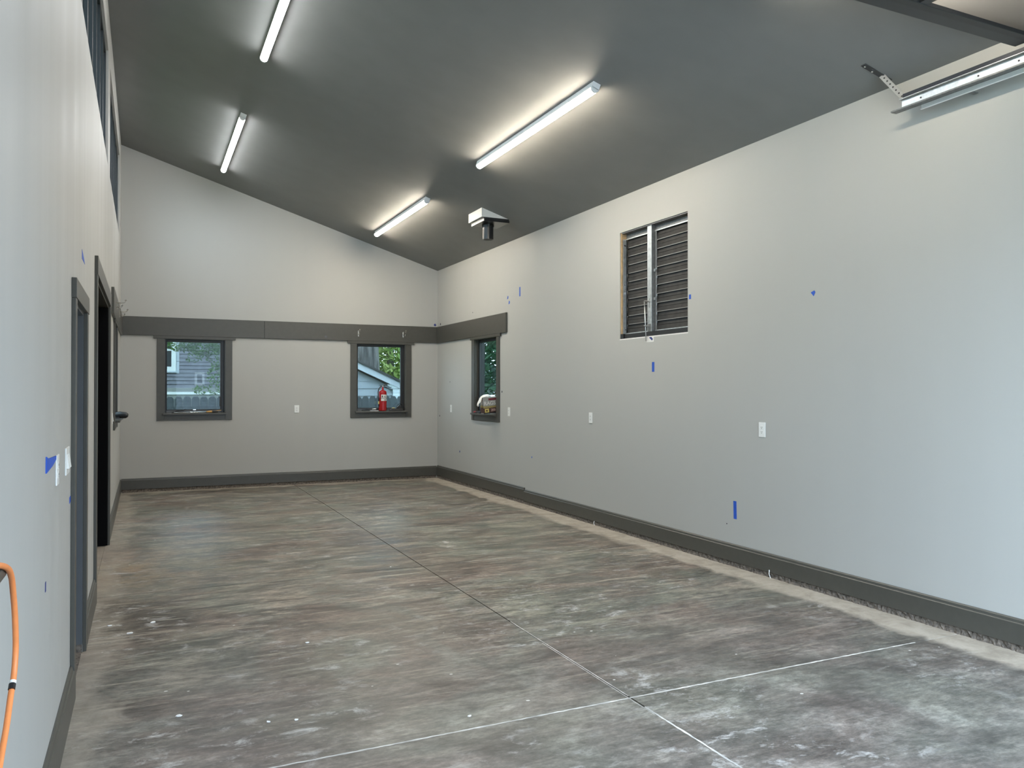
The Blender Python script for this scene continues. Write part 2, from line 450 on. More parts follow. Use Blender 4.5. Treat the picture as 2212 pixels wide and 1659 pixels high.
def filler(p0, p1, w, mat, z=.0006, step=.025):
    a, b = Vector((*p0, 0)), Vector((*p1, 0)); d = b - a; L_ = d.length; d.normalize(); nrm = Vector((-d.y, d.x, 0)); n = int(L_/step)
    m = MB()
    for i in range(n+1):
        c = a + d*(L_*i/n)
        m.v += [tuple(c + nrm*w*random.uniform(.55, 1.25) + Vector((0, 0, z))), tuple(c - nrm*w*random.uniform(.55, 1.25) + Vector((0, 0, z)))]
    m.f = [(2*i, 2*i+1, 2*i+3, 2*i+2) for i in range(n)]
    return m.build('joint_filler', mat, floor)
filler((XL + .3, J1), (XR - .42, J1), .0065, 'joint_dust')
filler((JX, .2), (JX, 3.3), .006, 'joint_dust')
filler((JX + .002, 3.45), (JX + .002, 4.9), .003, 'joint_dust')
filler((JX - .012, 3.2), (JX - .012, 4.4), .002, 'joint_dust')
filler((2.6, J2), (4.0, J2), .0035, 'joint_dust')
# dark side room behind the wide opening
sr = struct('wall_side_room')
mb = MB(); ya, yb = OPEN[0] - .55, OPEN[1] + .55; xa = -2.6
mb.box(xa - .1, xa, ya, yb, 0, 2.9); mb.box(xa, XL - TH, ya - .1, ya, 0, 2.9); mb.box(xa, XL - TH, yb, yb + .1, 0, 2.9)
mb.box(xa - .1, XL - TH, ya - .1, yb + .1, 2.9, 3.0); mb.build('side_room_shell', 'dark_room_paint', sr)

# ------------------------------------------------------------------ belt trim and baseboards
BT, BB_, TT = 2.715, 2.428, .03
def trim(name, boxes, mat='trim_paint', bev=.003):
    root = struct(name)
    for nm, fr, bx in boxes:
        m = MB(); fbox(m, fr, *bx); m.build(nm, mat, root, bevel=bev)
    return root
trim('trim_1', [('belt_board', fB, (XL, 1.787, -TT, 0, BB_, BT)), ('belt_board', fB, (1.789, XR, -TT, 0, BB_, BT))])
trim('trim_2', [('belt_board', fR, (10.462, YB - TT, -TT, 0, BB_, BT))])
trim('trim_3', [('belt_board', fL, (9.72, YB - TT, -TT, 0, BB_ - .01, BT))])

def base_seg(root, fr, u0, u1, z0=.045, z1=.2):
    t, c = .021, .03
    prof = [(0, z0), (-t, z0), (-t, z1 - c), (-t*.75, z1 - c + .006), (-t*.62, z1 - .008), (-t*.3, z1), (0, z1)]
    p = [fr(u0, d, z) for d, z in prof]
    m = MB(); m.extrude(p, fr(u0, 0, 0), fr(u1, 0, 0)); ob = m.build('baseboard_length', 'trim_paint', root); fix_normals(ob)
    return ob
r_ = struct('baseboard_right'); base_seg(r_, fR, YF, 9.88); base_seg(r_, fR, 9.875, YB - .02, .055, .226)
r_ = struct('baseboard_back'); base_seg(r_, fB, XL + .02, XR - .02, .05, .215)
r_ = struct('baseboard_left'); base_seg(r_, fL, YF, 4.515, .008, .2); base_seg(r_, fL, 5.525, 6.515, .012, .2); base_seg(r_, fL, 9.125, YB - .02, .03, .21)

def rough_strip(name, fr, u0, u1, h, amp, step=.018):
    """broken slab edge and grit showing in the gap under the baseboard"""
    m = MB(); n = int((u1-u0)/step); rows = 4
    for i in range(n+1):
        u = u0 + (u1-u0)*i/n
        for j in range(rows):
            z = h*j/(rows-1) * (1 if j < rows-1 else random.uniform(.9, 1.0))
            d = -.003 - random.random()*amp*(1.0 if j < rows-1 else .4) - (amp*.5 if j == 0 else 0)
            m.v.append(fr(u + random.uniform(-.4, .4)*step, d, z))
    for i in range(n):
        for j in range(rows-1):
            a = i*rows+j; m.f.append((a, a+rows, a+rows+1, a+1))
    return m.build(name, 'rust_stone', wall_right if fr is fR else wall_back)
tag(rough_strip('slab_edge', fR, 1.2, YB - .01, .06, .014), kind='stuff')
tag(rough_strip('slab_edge', fB, XL + .02, XR - .02, .06, .012, .03), kind='stuff')

# ------------------------------------------------------------------ windows
def window(name, fr, u0, u1, wide_first, crank=True):
    """u0<u1 opening; wide_first says which stile is the wide one"""
    w = struct(name)
    for a, b in ((u0 - .105, u0), (u1, u1 + .105)):
        m = MB(); fbox(m, fr, a, b, -.02, 0, 1.10, BB_ - .045); m.build('casing', 'trim_paint', w, bevel=.002)
    m = MB(); fbox(m, fr, u0, u1, -.016, 0, 1.10, 1.188); m.build('apron', 'trim_paint', w, bevel=.002)
    m = MB(); fbox(m, fr, u0 - .025, u1 + .025, -.07, 0, 1.188, WZ0 - .001); fbox(m, fr, u0, u1, 0, .06, 1.19, WZ0 - .001); m.build('sill', 'trim_paint', w, bevel=.003)
    m = MB(); fbox(m, fr, u0 - .155, u1 + .155, -.026, 0, BB_ - .045, BB_); m.build('head_cap', 'trim_paint', w, bevel=.002)
    t = .012
    m = MB(); fbox(m, fr, u0, u0 + t, 0, .1, WZ0, WZ1); m.build('jamb', 'trim_paint', w)
    m = MB(); fbox(m, fr, u1 - t, u1, 0, .1, WZ0, WZ1); m.build('jamb', 'trim_paint', w)
    m = MB(); fbox(m, fr, u0 + t, u1 - t, 0, .1, WZ1 - t, WZ1); m.build('jamb', 'trim_paint', w)
    for bx in ((u0, u0 + t, WZ0, WZ1), (u1 - t, u1, WZ0, WZ1), (u0 + t, u1 - t, WZ0, WZ0 + t), (u0 + t, u1 - t, WZ1 - t, WZ1)):
        m = MB(); fbox(m, fr, bx[0], bx[1], .1, .165, bx[2], bx[3]); m.build('outer_frame', 'dark_frame', w)
    sa, sb = (.052, .018) if wide_first else (.018, .052)
    a, b = u0 + t, u1 - t; z0, z1 = WZ0 + .002, WZ1 - t
    for (p, q, r0, r1, nm) in ((a, a + sa, z0, z1, 'sash_stile'), (b - sb, b, z0, z1, 'sash_stile'), (a + sa, b - sb, z0, z0 + .045, 'sash_rail'), (a + sa, b - sb, z1 - .03, z1, 'sash_rail')):
        m = MB(); fbox(m, fr, p, q, .055, .1, r0, r1); m.build(nm, 'jamb_paint' if (nm == 'sash_rail' and r0 < 2) else 'dark_frame', w, bevel=.003)
    # dark gasket round the glass
    ga, gb, g0, g1 = a + sa, b - sb, z0 + .045, z1 - .03
    m = MB(); g = .009
    for bx in ((ga, ga + g, g0, g1), (gb - g, gb, g0, g1), (ga, gb, g0, g0 + g), (ga, gb, g1 - g, g1)): fbox(m, fr, bx[0], bx[1], .05, .095, bx[2], bx[3])
    m.build('gasket', 'black_plastic', w)
    m = MB(); fbox(m, fr, ga, gb, .074, .080, g0, g1); m.build('pane', 'window_glass', w)
    if crank:
        c = a + sa + .15
        m = MB(); fbox(m, fr, c - .07, c + .07, .012, .055, WZ0 + .002, WZ0 + .022); 
        p = [fr(c - .02, .03, WZ0 + .022), fr(c + .03, .012, WZ0 + .036), fr(c + .10, .01, WZ0 + .040), fr(c + .125, .012, WZ0 + .062)]
        m.tube(p, .008, 8); m.build('crank_handle', 'black_plastic', w, bevel=.003)
    m = MB(); k = (ga + gb)/2; fbox(m, fr, k - .012, k + .03, .04, .056, g0 - .004, g0 + .006); m.build('latch', 'steel', w)
    m = MB(); fbox(m, fr, gb - .02 if not wide_first else ga - .02, gb + .012 if not wide_first else ga + .012, .035, .056, WZ0 + .1, WZ0 + .26); m.build('lock_lever', 'black_plastic', w, bevel=.004)
    return w
window('window_1', fB, *WIN_B[0], False)
window('window_2', fB, *WIN_B[1], False)
window('window_3', fR, *WIN_R, False, False)
window('window_4', fL, *WIN_L, False, False)
window('window_5', fL, *WIN_N, False, False)

def clerestory(name, u0, u1, n):
    w = struct(name); d0, d1 = .02, .085
    def fm(nm, *b):
        m = MB(); fbox(m, fL, *b); return m.build(nm, 'dark_frame', w, bevel=.003)
    fm('sash_rail', u0, u1, d0, d1, CZ0, CZ0 + .045); fm('sash_rail', u0, u1, d0, d1, CZ1 - .045, CZ1)
    st = (u1 - u0 - .05)/n
    for i in range(n+1):
        a = u0 + i*st; fm('mullion', a, a + .05, d0, d1, CZ0 + .045, CZ1 - .045)
    for i in range(n):
        m = MB(); fbox(m, fL, u0 + i*st + .05, u0 + (i+1)*st, .045, .051, CZ0 + .045, CZ1 - .045); m.build('pane', 'window_glass', w)
clerestory('window_6', *CLER[0], 10)
clerestory('window_7', *CLER[1], 6)

# ------------------------------------------------------------------ doors on the left wall
def casing(root, fr, u0, u1, z1, th=.02, head=.1, leg=.1, horn=.008):
    for a, b in ((u0 - leg, u0), (u1, u1 + leg)):
        m = MB(); fbox(m, fr, a, b, -th, 0, .0, z1); m.build('casing', 'trim_paint', root, bevel=.002)
    m = MB(); fbox(m, fr, u0 - leg - horn, u1 + leg + horn, -th - .004, 0, z1, z1 + head); m.build('head_casing', 'trim_paint', root, bevel=.002)
d1 = struct('door_1')
casing(d1, fL, DOOR[0], DOOR[1], DOOR[3])
for a, b in ((DOOR[0], DOOR[0] + .018), (DOOR[1] - .018, DOOR[1])):
    m = MB(); fbox(m, fL, a, b, 0, TH, .05, DOOR[3]); m.build('jamb', 'jamb_paint', d1)
m = MB(); fbox(m, fL, DOOR[0] + .018, DOOR[1] - .018, 0, TH, DOOR[3] - .018, DOOR[3]); m.build('jamb', 'jamb_paint', d1)
for a, b in ((DOOR[0] + .018, DOOR[0] + .03), (DOOR[1] - .03, DOOR[1] - .018)):
    m = MB(); fbox(m, fL, a, b, .07, .11, .05, DOOR[3] - .018); m.build('door_stop', 'jamb_paint', d1)
m = MB(); fbox(m, fL, DOOR[0] + .02, DOOR[1] - .02, .115, .155, .05, DOOR[3] - .02); leafo = m.build('door_leaf', 'jamb_paint', d1, bevel=.002)
for (z0, z1) in ((.25, .85), (1.05, 1.85)):
    for (a, b) in ((DOOR[0] + .13, DOOR[0] + .37), (DOOR[0] + .45, DOOR[0] + .69)):
        m = MB(); fbox(m, fL, a, b, .108, .116, z0, z1); m.build('panel', 'jamb_paint', leafo, bevel=.006)
m = MB(); m.box(XL - .16, XL - .004, DOOR[0] + .01, DOOR[1] - .01, -.01, .006); m.box(XL - .16, XL - .001, DOOR[1] - .019, DOOR[1] - .0005, -.01, .05); m.box(XL - .158, XL - .11, DOOR[0] + .01, DOOR[1] - .01, -.01, .06); m.build('threshold', 'rust_stone', d1)
m = MB(); m.tube([fL(DOOR[0] + .08, .115, .95), fL(DOOR[0] + .08, .055, .95)], .026, 14); m.build('knob', 'hook_metal', leafo, smooth=True)

d2 = struct('door_2')
casing(d2, fL, OPEN[0], OPEN[1], OPEN[3], head=.135, horn=.0)
for a, b in ((OPEN[0], OPEN[0] + .018), (OPEN[1] - .012, OPEN[1])):
    m = MB(); fbox(m, fL, a, b, 0, TH, .0, OPEN[3]); m.build('jamb', 'trim_paint' if a == OPEN[0] else 'black_door', d2)
m = MB(); fbox(m, fL, OPEN[0] + .018, OPEN[1] - .012, 0, TH, OPEN[3] - .018, OPEN[3]); m.build('jamb', 'trim_paint', d2)
m = MB(); fbox(m, fL, OPEN[1] - .055, OPEN[1] - .014, .004, 1.18, .012, OPEN[3] - .022); m.build('door_leaf', 'black_door', d2, bevel=.003)

# ------------------------------------------------------------------ LED strip lights on the sloped ceiling
NRM = Vector((-SL, 0, 1)).normalized(); TAN = Vector((1, 0, SL)).normalized()
def strip_light(x, y0, y1, mat, label):
    base = Vector((x, (y0+y1)/2, zc(x)))
    t = thing('strip_light', label, 'light', base, 'LED strip lights on the ceiling')
    def P(a, b, y): q = Vector((x, 0, zc(x))) + TAN*a - NRM*b; return (q.x, y, q.z)
    w = .036
    m = MB(); m.extrude([P(-w, 0, y0), P(w, 0, y0), P(w, .048, y0), P(w*math.cos(math.radians(9)), .048 + .034*math.sin(math.radians(9)), y0), P(-w*math.cos(math.radians(9)), .048 + .034*math.sin(math.radians(9)), y0), P(-w, .048, y0)], (0, y0, 0), (0, y1, 0)); fix_normals(m.build('housing', 'white_metal', t))
    A0 = math.radians(9)
    prof = [P(w*math.cos(A0 + (math.pi-2*A0)*k/12), .048 + .034*math.sin(A0 + (math.pi-2*A0)*k/12), y0 + .022) for k in range(13)]
    m = MB(); m.extrude(prof, (0, y0 + .022, 0), (0, y1 - .022, 0)); fix_normals(m.build('diffuser', mat, t))
    for a, b in ((y0, y0 + .022), (y1 - .022, y1)):
        prof = [P(w*1.03*math.cos(math.pi*k/12), .048 + .036*math.sin(math.pi*k/12), a) for k in range(13)]
        m = MB(); m.extrude(prof, (0, a, 0), (0, b, 0)); fix_normals(m.build('end_cap', 'white_metal', t))
    return t
strip_light(1.075, 9.94, 12.49, 'led_cool', 'glowing white strip light nearest the back wall, on the high left side of ceiling')
strip_light(1.075, 5.55, 8.10, 'led_cool', 'glowing white strip light cut by the top edge of the photo, high left ceiling')
strip_light(3.44, 10.05, 12.60, 'led_warm', 'shorter-looking lit strip light on the ceiling left of the flue box')
strip_light(3.44, 5.69, 8.24, 'led_warm', 'long lit strip light in the middle of the ceiling, nearest complete one')
strip_light(3.44, 1.20, 3.74, 'led_warm', 'strip light above the open garage door that only glows at the top edge')

# ------------------------------------------------------------------ flue box on the ceiling
t = thing('flue_ceiling_box', 'pale wedge shaped ceiling box with a black flue pipe stub', 'flue box', (4.21, 9.79, 3.62))
x0, x1, y0, y1, zb = 4.014, 4.405, 9.556, 10.022, 3.862
m = MB(); m.hexa([(x0, y0, zb), (x1, y0, zb), (x1, y1, zb), (x0, y1, zb), (x0, y0, zc(x0)+.01), (x1, y0, zc(x1)+.01), (x1, y1, zc(x1)+.01), (x0, y1, zc(x0)+.01)])
m.build('wedge_box', 'vent_white', t, bevel=.003)
m = MB(); m.box(x0 + .03, x1 + .01, y0 + .01, y1 - .03, zb - .022, zb); m.build('spacer_plate', 'black_plastic', t)
m = MB(); m.box(x0 + .035, x1 + .01, y0 - .004, y1 - .035, zb - .052, zb - .022); m.build('ceiling_plate', 'steel_pipe_black', t, bevel=.002)
m = MB(); m.box(x0 + .029, x0 + .035, y0 + .0, y1 - .035, zb - .05, zb - .024); m.build('lit_plate_edge', 'vent_white', t)  # pale strip paints the light on the black plate's left side
cx, cy = 4.205, 9.79
m = MB(); m.lathe([(.072, 3.612 - zb), (.072, -.05)], (cx, cy, zb), 28); sm(m.build('flue_pipe', 'steel_pipe_black', t))
m = MB(); m.lathe([(.082, -.085), (.082, -.05)], (cx, cy, zb), 28); sm(m.build('pipe_collar', 'steel_pipe_black', t))
m = MB(); m.lathe([(.060, 3.6105 - zb), (.060, 3.6115 - zb)], (cx, cy, zb), 24); m.build('pipe_mouth', 'slot_dark', t)

# ------------------------------------------------------------------ louvre vent in the right wall
t = thing('louvre_vent', 'galvanised louvre vent with two banks of dark slats high in right wall', 'vent', (XR + .05, 6.85, VENT[2]))
u0, u1, z0, z1 = VENT
DB = .085
m = MB(); fbox(m, fR, u1 - .016, u1, .012, TH, z0, z1); m.build('wood_jamb', 'lumber', t)
m = MB(); fbox(m, fR, u0, u0 + .016, .012, TH, z0, z1); m.build('wood_jamb', 'lumber', t)
m = MB(); fbox(m, fR, u1 - .034, u1 - .022, DB - .018, DB - .012, z0 + .06, z1 - .07); m.build('edge_strip', 'black_plastic', t)
m = MB(); fbox(m, fR, u1 - .022, u1 - .016, .028, DB, z0 + .03, z1 - .07); sc_ = m.build('side_channel', 'galvanised', t)
for zz in (z1 - .14, z1 - .148, z0 + .55, z0 + .6, z0 + .35, z0 + .12, z0 + .1):
    m = MB(); fbox(m, fR, u1 - .0225, u1 - .0215, .035 + random.random()*.03, .042 + random.random()*.03, zz, zz + .008); m.build('screw', 'slot_dark', sc_)
m = MB(); fbox(m, fR, u0 + .016, u0 + .022, .028, DB, z0 + .03, z1); m.build('side_channel', 'galvanised', t)
m = MB(); fbox(m, fR, u0 + .016, u1 - .022, .012, TH, z1 - .012, z1); m.build('top_channel', 'galvanised_dull', t)
m = MB(); fbox(m, fR, u0 + .022, u1 - .022, DB - .012, DB, z1 - .075, z1 - .012); fbox(m, fR, u0 + .022, u1 - .022, DB - .016, DB - .012, z1 - .075, z1 - .07); m.build('top_frame', 'galvanised_dull', t)
m = MB(); fbox(m, fR, u0 + .022, u1 - .022, DB - .02, DB - .012, z1 - .078, z1 - .066); m.build('top_lip', 'galvanised', t)
m = MB(); fbox(m, fR, u0 + .016, u1 - .016, .02, DB + .01, z0, z0 + .05); m.build('bottom_frame', 'black_plastic', t)
m = MB(); fbox(m, fR, u1 - .06, u1 - .002, .006, .03, z0 - .004, z0 + .055); m.build('bottom_corner', 'black_plastic', t)
m = MB(); fbox(m, fR, u0 + .022, u1 - .022, DB - .02, DB - .008, z0 + .05, z0 + .066); m.build('bottom_lip', 'galvanised', t)
mu = 6.925                                  # mullion between the banks
m = MB(); fbox(m, fR, mu - .038, mu + .036, .022, .028, z0 + .045, z1 - .012); mull = m.build('mullion', 'galvanised', t, bevel=.001)
m = MB(); fbox(m, fR, mu - .038, mu - .034, .028, DB, z0 + .045, z1 - .012); m.build('mullion_web', 'galvanised_dull', mull)
m = MB(); fbox(m, fR, mu - .065, mu - .05, DB - .02, DB - .01, z0 + .066, z1 - .075); m.build('edge_strip', 'galvanised', mull)
m = MB(); fbox(m, fR, mu - .085, mu + .045, DB + .014, DB + .020, z0 + .0, z1 - .0); m.build('back_plate', 'louvre_slat', mull)
m = MB(); fbox(m, fR, mu - .05, mu - .038, DB - .016, DB - .010, z0 + .066, z1 - .075); m.build('side_flange', 'galvanised_dull', mull)
for ua, ub in ((u0, u0 + .04), (u1 - .04, u1)):
    m = MB(); fbox(m, fR, ua, ub, DB + .014, DB + .020, z0, z1); m.build('back_plate', 'louvre_slat', t)
for za, zb_ in ((z0, z0 + .075), (z1 - .09, z1)):
    m = MB(); fbox(m, fR, u0 + .04, u1 - .04, DB + .016, DB + .022, za, zb_); m.build('back_plate', 'louvre_slat', t)
m = MB(); fbox(m, fR, mu - .005, mu, .021, .0225, z0 + .30, z0 + .40); m.build('slot', 'slot_dark', mull)
for zz in (z0 + .38, z0 + .68):
    m = MB(); fbox(m, fR, mu - .066, mu - .035, .05, .06, zz, zz + .028); m.build('clip', 'galvanised', mull)
m = MB(); fbox(m, fR, mu - .03, mu + .02, .018, .022, z0 + .05, z0 + .13); m.build('foot_plate', 'galvanised_dull', mull)
n = 11; hh = (z1 - .078 - z0 - .066)/n
for (a, b) in ((u0 + .022, mu - .066), (mu + .036, u1 - .026)):
    for k in range(n):
        zz = z0 + .066 + k*hh
        m = MB(); m.hexa([fR(a, DB - .012, zz), fR(b, DB - .012, zz), fR(b, DB - .006, zz), fR(a, DB - .006, zz),
                          fR(a, DB + .006, zz + hh + .006), fR(b, DB + .006, zz + hh + .006), fR(b, DB + .012, zz + hh + .006), fR(a, DB + .012, zz + hh + .006)])
        s_ = fix_normals(m.build('slat', 'louvre_slat', t))
        if k > 0:
            m = MB(); fbox(m, fR, a + .0, b - .05 if a > mu else b - .0, DB - .0155, DB - .012, zz - .001, zz + .005); m.build('lip', 'louvre_lip', s_)
        m = MB(); fbox(m, fR, a, b, DB - .006, DB - .002, zz + hh*.52, zz + hh*.56); m.build('crease', 'louvre_slat', s_)
# operating rod with its crank
def onR(px, d=0.0, py=0): pass
pa = fR(6.985, .0, z0 + .375); pb = fR(6.925, -.02, z0 - .052)
m = MB(); m.tube([pa, pb], .0055, 8); rod = m.build('operating_rod', 'galvanised', t, smooth=True)
m = MB(); m.tube([fR(6.985, .0, z0 + .375), fR(6.93, .012, z0 + .37), fR(6.915, .024, z0 + .365)], .008, 8); m.build('crank_arm', 'galvanised_dull', rod)
q = Vector(pa).lerp(Vector(pb), .62)
m = MB(); m.tube([q + Vector((-.012, .012, 0)), q + Vector((.03, -.03, -.005)), Vector(fR(6.93, .02, z0 + .06))], [.009, .006, .006], 8); m.build('pivot_link', 'galvanised_dull', rod)
m = MB(); fbox(m, fR, u0 - .004, u1 + .004, -.0008, .0, z0 - .012, z0); m.build('drywall_edge', 'label_white', t)

# ------------------------------------------------------------------ wall plates
def plate(fr, u, z, kind, label, w=.078, h=.127):
    t = thing('outlet_plate' if kind == 'outlet' else 'switch_plate', label, 'outlet' if kind == 'outlet' else 'switch', fr(u, 0, z), 'white wall plates')
    m = MB(); fbox(m, fr, u - w/2, u + w/2, -.007, 0, z - h/2, z + h/2); m.build('cover', 'white_plastic', t, bevel=.003)
    if kind == 'outlet':
        for s in (-1, 1):
            zz = z + s*.0195
            m = MB(); fbox(m, fr, u - .0165, u + .0165, -.009, -.007, zz - .0145, zz + .0145); f_ = m.build('receptacle', 'white_plastic', t, bevel=.003)
            m = MB(); fbox(m, fr, u - .008, u - .005, -.0095, -.009, zz - .003, zz + .007); fbox(m, fr, u + .005, u + .008, -.0095, -.009, zz - .003, zz + .006); fbox(m, fr, u - .003, u + .003, -.0095, -.009, zz - .011, zz - .006); m.build('slots', 'slot_dark', f_)
    else:
        k = max(1, round((w - .03)/.046))
        for i in range(k):
            uu = u + (i - (k-1)/2)*.046
            m = MB(); m.hexa([fr(uu - .0165, -.007, z - .033), fr(uu + .0165, -.007, z - .033), fr(uu + .0165, -.007, z + .033), fr(uu - .0165, -.007, z + .033),
                              fr(uu - .0165, -.017, z - .033), fr(uu + .0165, -.017, z - .033), fr(uu + .0165, -.0085, z + .033), fr(uu - .0165, -.0085, z + .033)])
            fix_normals(m.build('rocker', 'white_plastic', t, bevel=.0015))
    return t
plate(fB, 2.315, 1.261, 'outlet', 'white outlet plate on the back wall between the two back windows')
plate(fR, 12.79, 1.261, 'outlet', 'white outlet plate on right wall between the corner and the rag box window')
plate(fR, 10.40, 1.265, 'outlet', 'white outlet plate on right wall just right of the rag box window')
plate(fR, 8.089, 1.251, 'outlet', 'white outlet plate on right wall below and left of the louvre vent')
plate(fR, 5.225, 1.241, 'outlet', 'white outlet plate on right wall nearest the camera, right of the vent')
plate(fL, 3.80, 1.245, 'outlet', 'white outlet plate on left wall between blue tape and rocker switch', .09)
plate(fL, 4.27, 1.245, 'switch', 'white rocker switch plate on left wall right beside the near door casing', .17)
plate(fL, 10.12, 1.252, 'switch', 'thin-looking white switch plate on left wall beyond the black doorway')

# ------------------------------------------------------------------ painter's tape
def tape(fr, pts, label, mat='tape_blue', th=.0012, cat='tape'):
    """pts: (u,z) outline on the wall"""
    c = (sum(p[0] for p in pts)/len(pts), sum(p[1] for p in pts)/len(pts))
    m = MB(); m.extrude([fr(u, -.0003, z) for u, z in pts], fr(0, 0, 0), fr(0, -th, 0))
    o = fix_normals(m.build('tape_strip', mat, None, fr(c[0], 0, c[1])))
    return tag(o, label, cat, "bits of blue painter's tape on the walls")
def rect(u, z, w, h, k=0.0): return [(u - w/2 + k, z - h/2), (u + w/2 + k, z - h/2), (u + w/2, z + h/2), (u - w/2, z + h/2)]
tape(fR, rect(5.574, .506, .040, .160, -.004), 'long blue tape strip low on right wall above the baseboard')
tape(fR, rect(6.825, 1.822, .042, .102), 'short upright blue tape strip on right wall under the louvre vent')
tape(fR, rect(10.043, 2.970, .036, .131), 'thin upright blue tape strip high on right wall beyond the belt end')
tape(fR, [(10.475, 2.905), (10.44, 2.912), (10.43, 2.945), (10.455, 2.955)], 'upper of two tiny blue tape bits above the right belt end')
tape(fR, [(10.425, 2.828), (10.39, 2.835), (10.38, 2.865), (10.41, 2.882)], 'lower of two tiny blue tape bits above the right belt end')
tape(fR, rect(6.212, 2.487, .030, .045), 'small blue tape bit at the right edge of the louvre vent')
tape(fR, [(4.680, 2.357), (4.650, 2.325), (4.632, 2.355), (4.642, 2.370)], 'lone blue diamond tape bit on the bare right wall right of vent')
tape(fR, [(6.90, 2.133), (6.875, 2.118), (6.845, 2.098), (6.83, 2.115), (6.858, 2.137)], 'blue tape scrap on the pale patch below the vent rod', 'tape_dark_blue')
tape(fR, [(9.675, .652), (9.655, .650), (9.650, .672), (9.668, .676)], 'tiny blue tape bit on right wall above the baseboard joint')
tape(fR, [(12.40, .535), (12.365, .535), (12.36, .562), (12.39, .565)], 'tiny dark blue tape bit low on right wall near the far corner', 'tape_dark_blue')
tape(fB, [(4.728, 2.754), (4.756, 2.726), (4.782, 2.752), (4.755, 2.782)], 'dark blue tape diamond above the belt in the far corner', 'tape_dark_blue')
tape(fL, [(5.22, 2.345), (5.46, 2.345), (5.40, 2.366), (5.22, 2.400)], 'pale blue triangular tape scrap on left wall above the near door')
tape(fL, [(3.395, 1.268), (3.40, 1.330), (3.47, 1.318), (3.86, 1.304), (3.62, 1.278)], 'bright blue torn tape flap on left wall left of the outlet plate', th=.004)
tape(fL, [(4.44, 1.020), (4.50, 1.022), (4.50, 1.052), (4.44, 1.050)], 'thin blue tape bit on left wall below the rocker switch')
tape(fL, [(3.40, .826), (3.425, .826), (3.425, .862), (3.40, .862)], 'small dark violet tape bit low on the near left wall', 'tape_dark_blue')
m = MB(); fbox(m, fR, 6.815, 6.945, -.0003, 0, 2.085, 2.147); m.build('bare_patch', 'label_white', wall_right)
for (u, z, s) in ((11.81, 2.833, .018), (12.85, 1.721, .02), (10.655, 1.556, .03), (13.37, 1.12, .03), (5.683, .368, .012), (13.34, 2.76, .04), (11.9, 1.2, .03)):
    m = MB(); m.extrude([fR(u - s*.5, 0, z - s*.4), fR(u + s*.5, 0, z - s*.5), fR(u + s*.3, 0, z + s*.5), fR(u - s*.5, 0, z + s*.3)], fR(0, 0, 0), fR(0, -.001, 0))
    fix_normals(m.build('scuff_mark', 'scuff', wall_right))
for (u, z) in ((2.76, 2.64), (2.79, 2.485), (2.80, 2.57)):
    m = MB(); m.tube([fB(u, -TT, z), fB(u, -TT - .0008, z)], .022, 7); m.build('scuff_mark', 'jamb_paint' if z < 2.5 else 'trim_paint', wall_back)

# ------------------------------------------------------------------ coat hooks
def hook(fr, u, z, label, tilt=0.0):
    d = -TT
    t = thing('coat_hook', label, 'hook', fr(u, d, z), 'metal coat hooks on the belt board')
    m = MB(); fbox(m, fr, u - .012, u + .012, d - .004, d, z - .055, z + .045); m.build('back_plate', 'hook_metal', t, bevel=.002)
    m = MB(); m.tube([fr(u, d, z + .025), fr(u, d - .05, z + .022), fr(u + tilt, d - .085, z + .030), fr(u + tilt, d - .098, z + .052)], .006, 8); m.lathe([(.004, -.008), (.011, -.003), (.011, .004), (.004, .009)], fr(u + tilt, d - .098, z + .056), 10); sm(m.build('upper_prong', 'hook_metal', t))
    m = MB(); m.tube([fr(u, d, z - .025), fr(u, d - .03, z - .035), fr(u + tilt, d - .055, z - .028), fr(u + tilt, d - .062, z - .010)], .006, 8); m.lathe([(.004, -.008), (.011, -.003), (.011, .004), (.004, .009)], fr(u + tilt, d - .062, z - .006), 10); sm(m.build('lower_prong', 'hook_metal', t))
hook(fB, 3.350, 2.560, 'small metal double hook on back belt above left part of extinguisher window')
hook(fB, 4.150, 2.562, 'small metal double hook on back belt nearest the far corner', .02)
hook(fL, 10.55, 2.60, 'nearer wire hook sticking out of the left wall belt board')
hook(fL, 11.75, 2.60, 'farther wire hook sticking out of the left wall belt board')

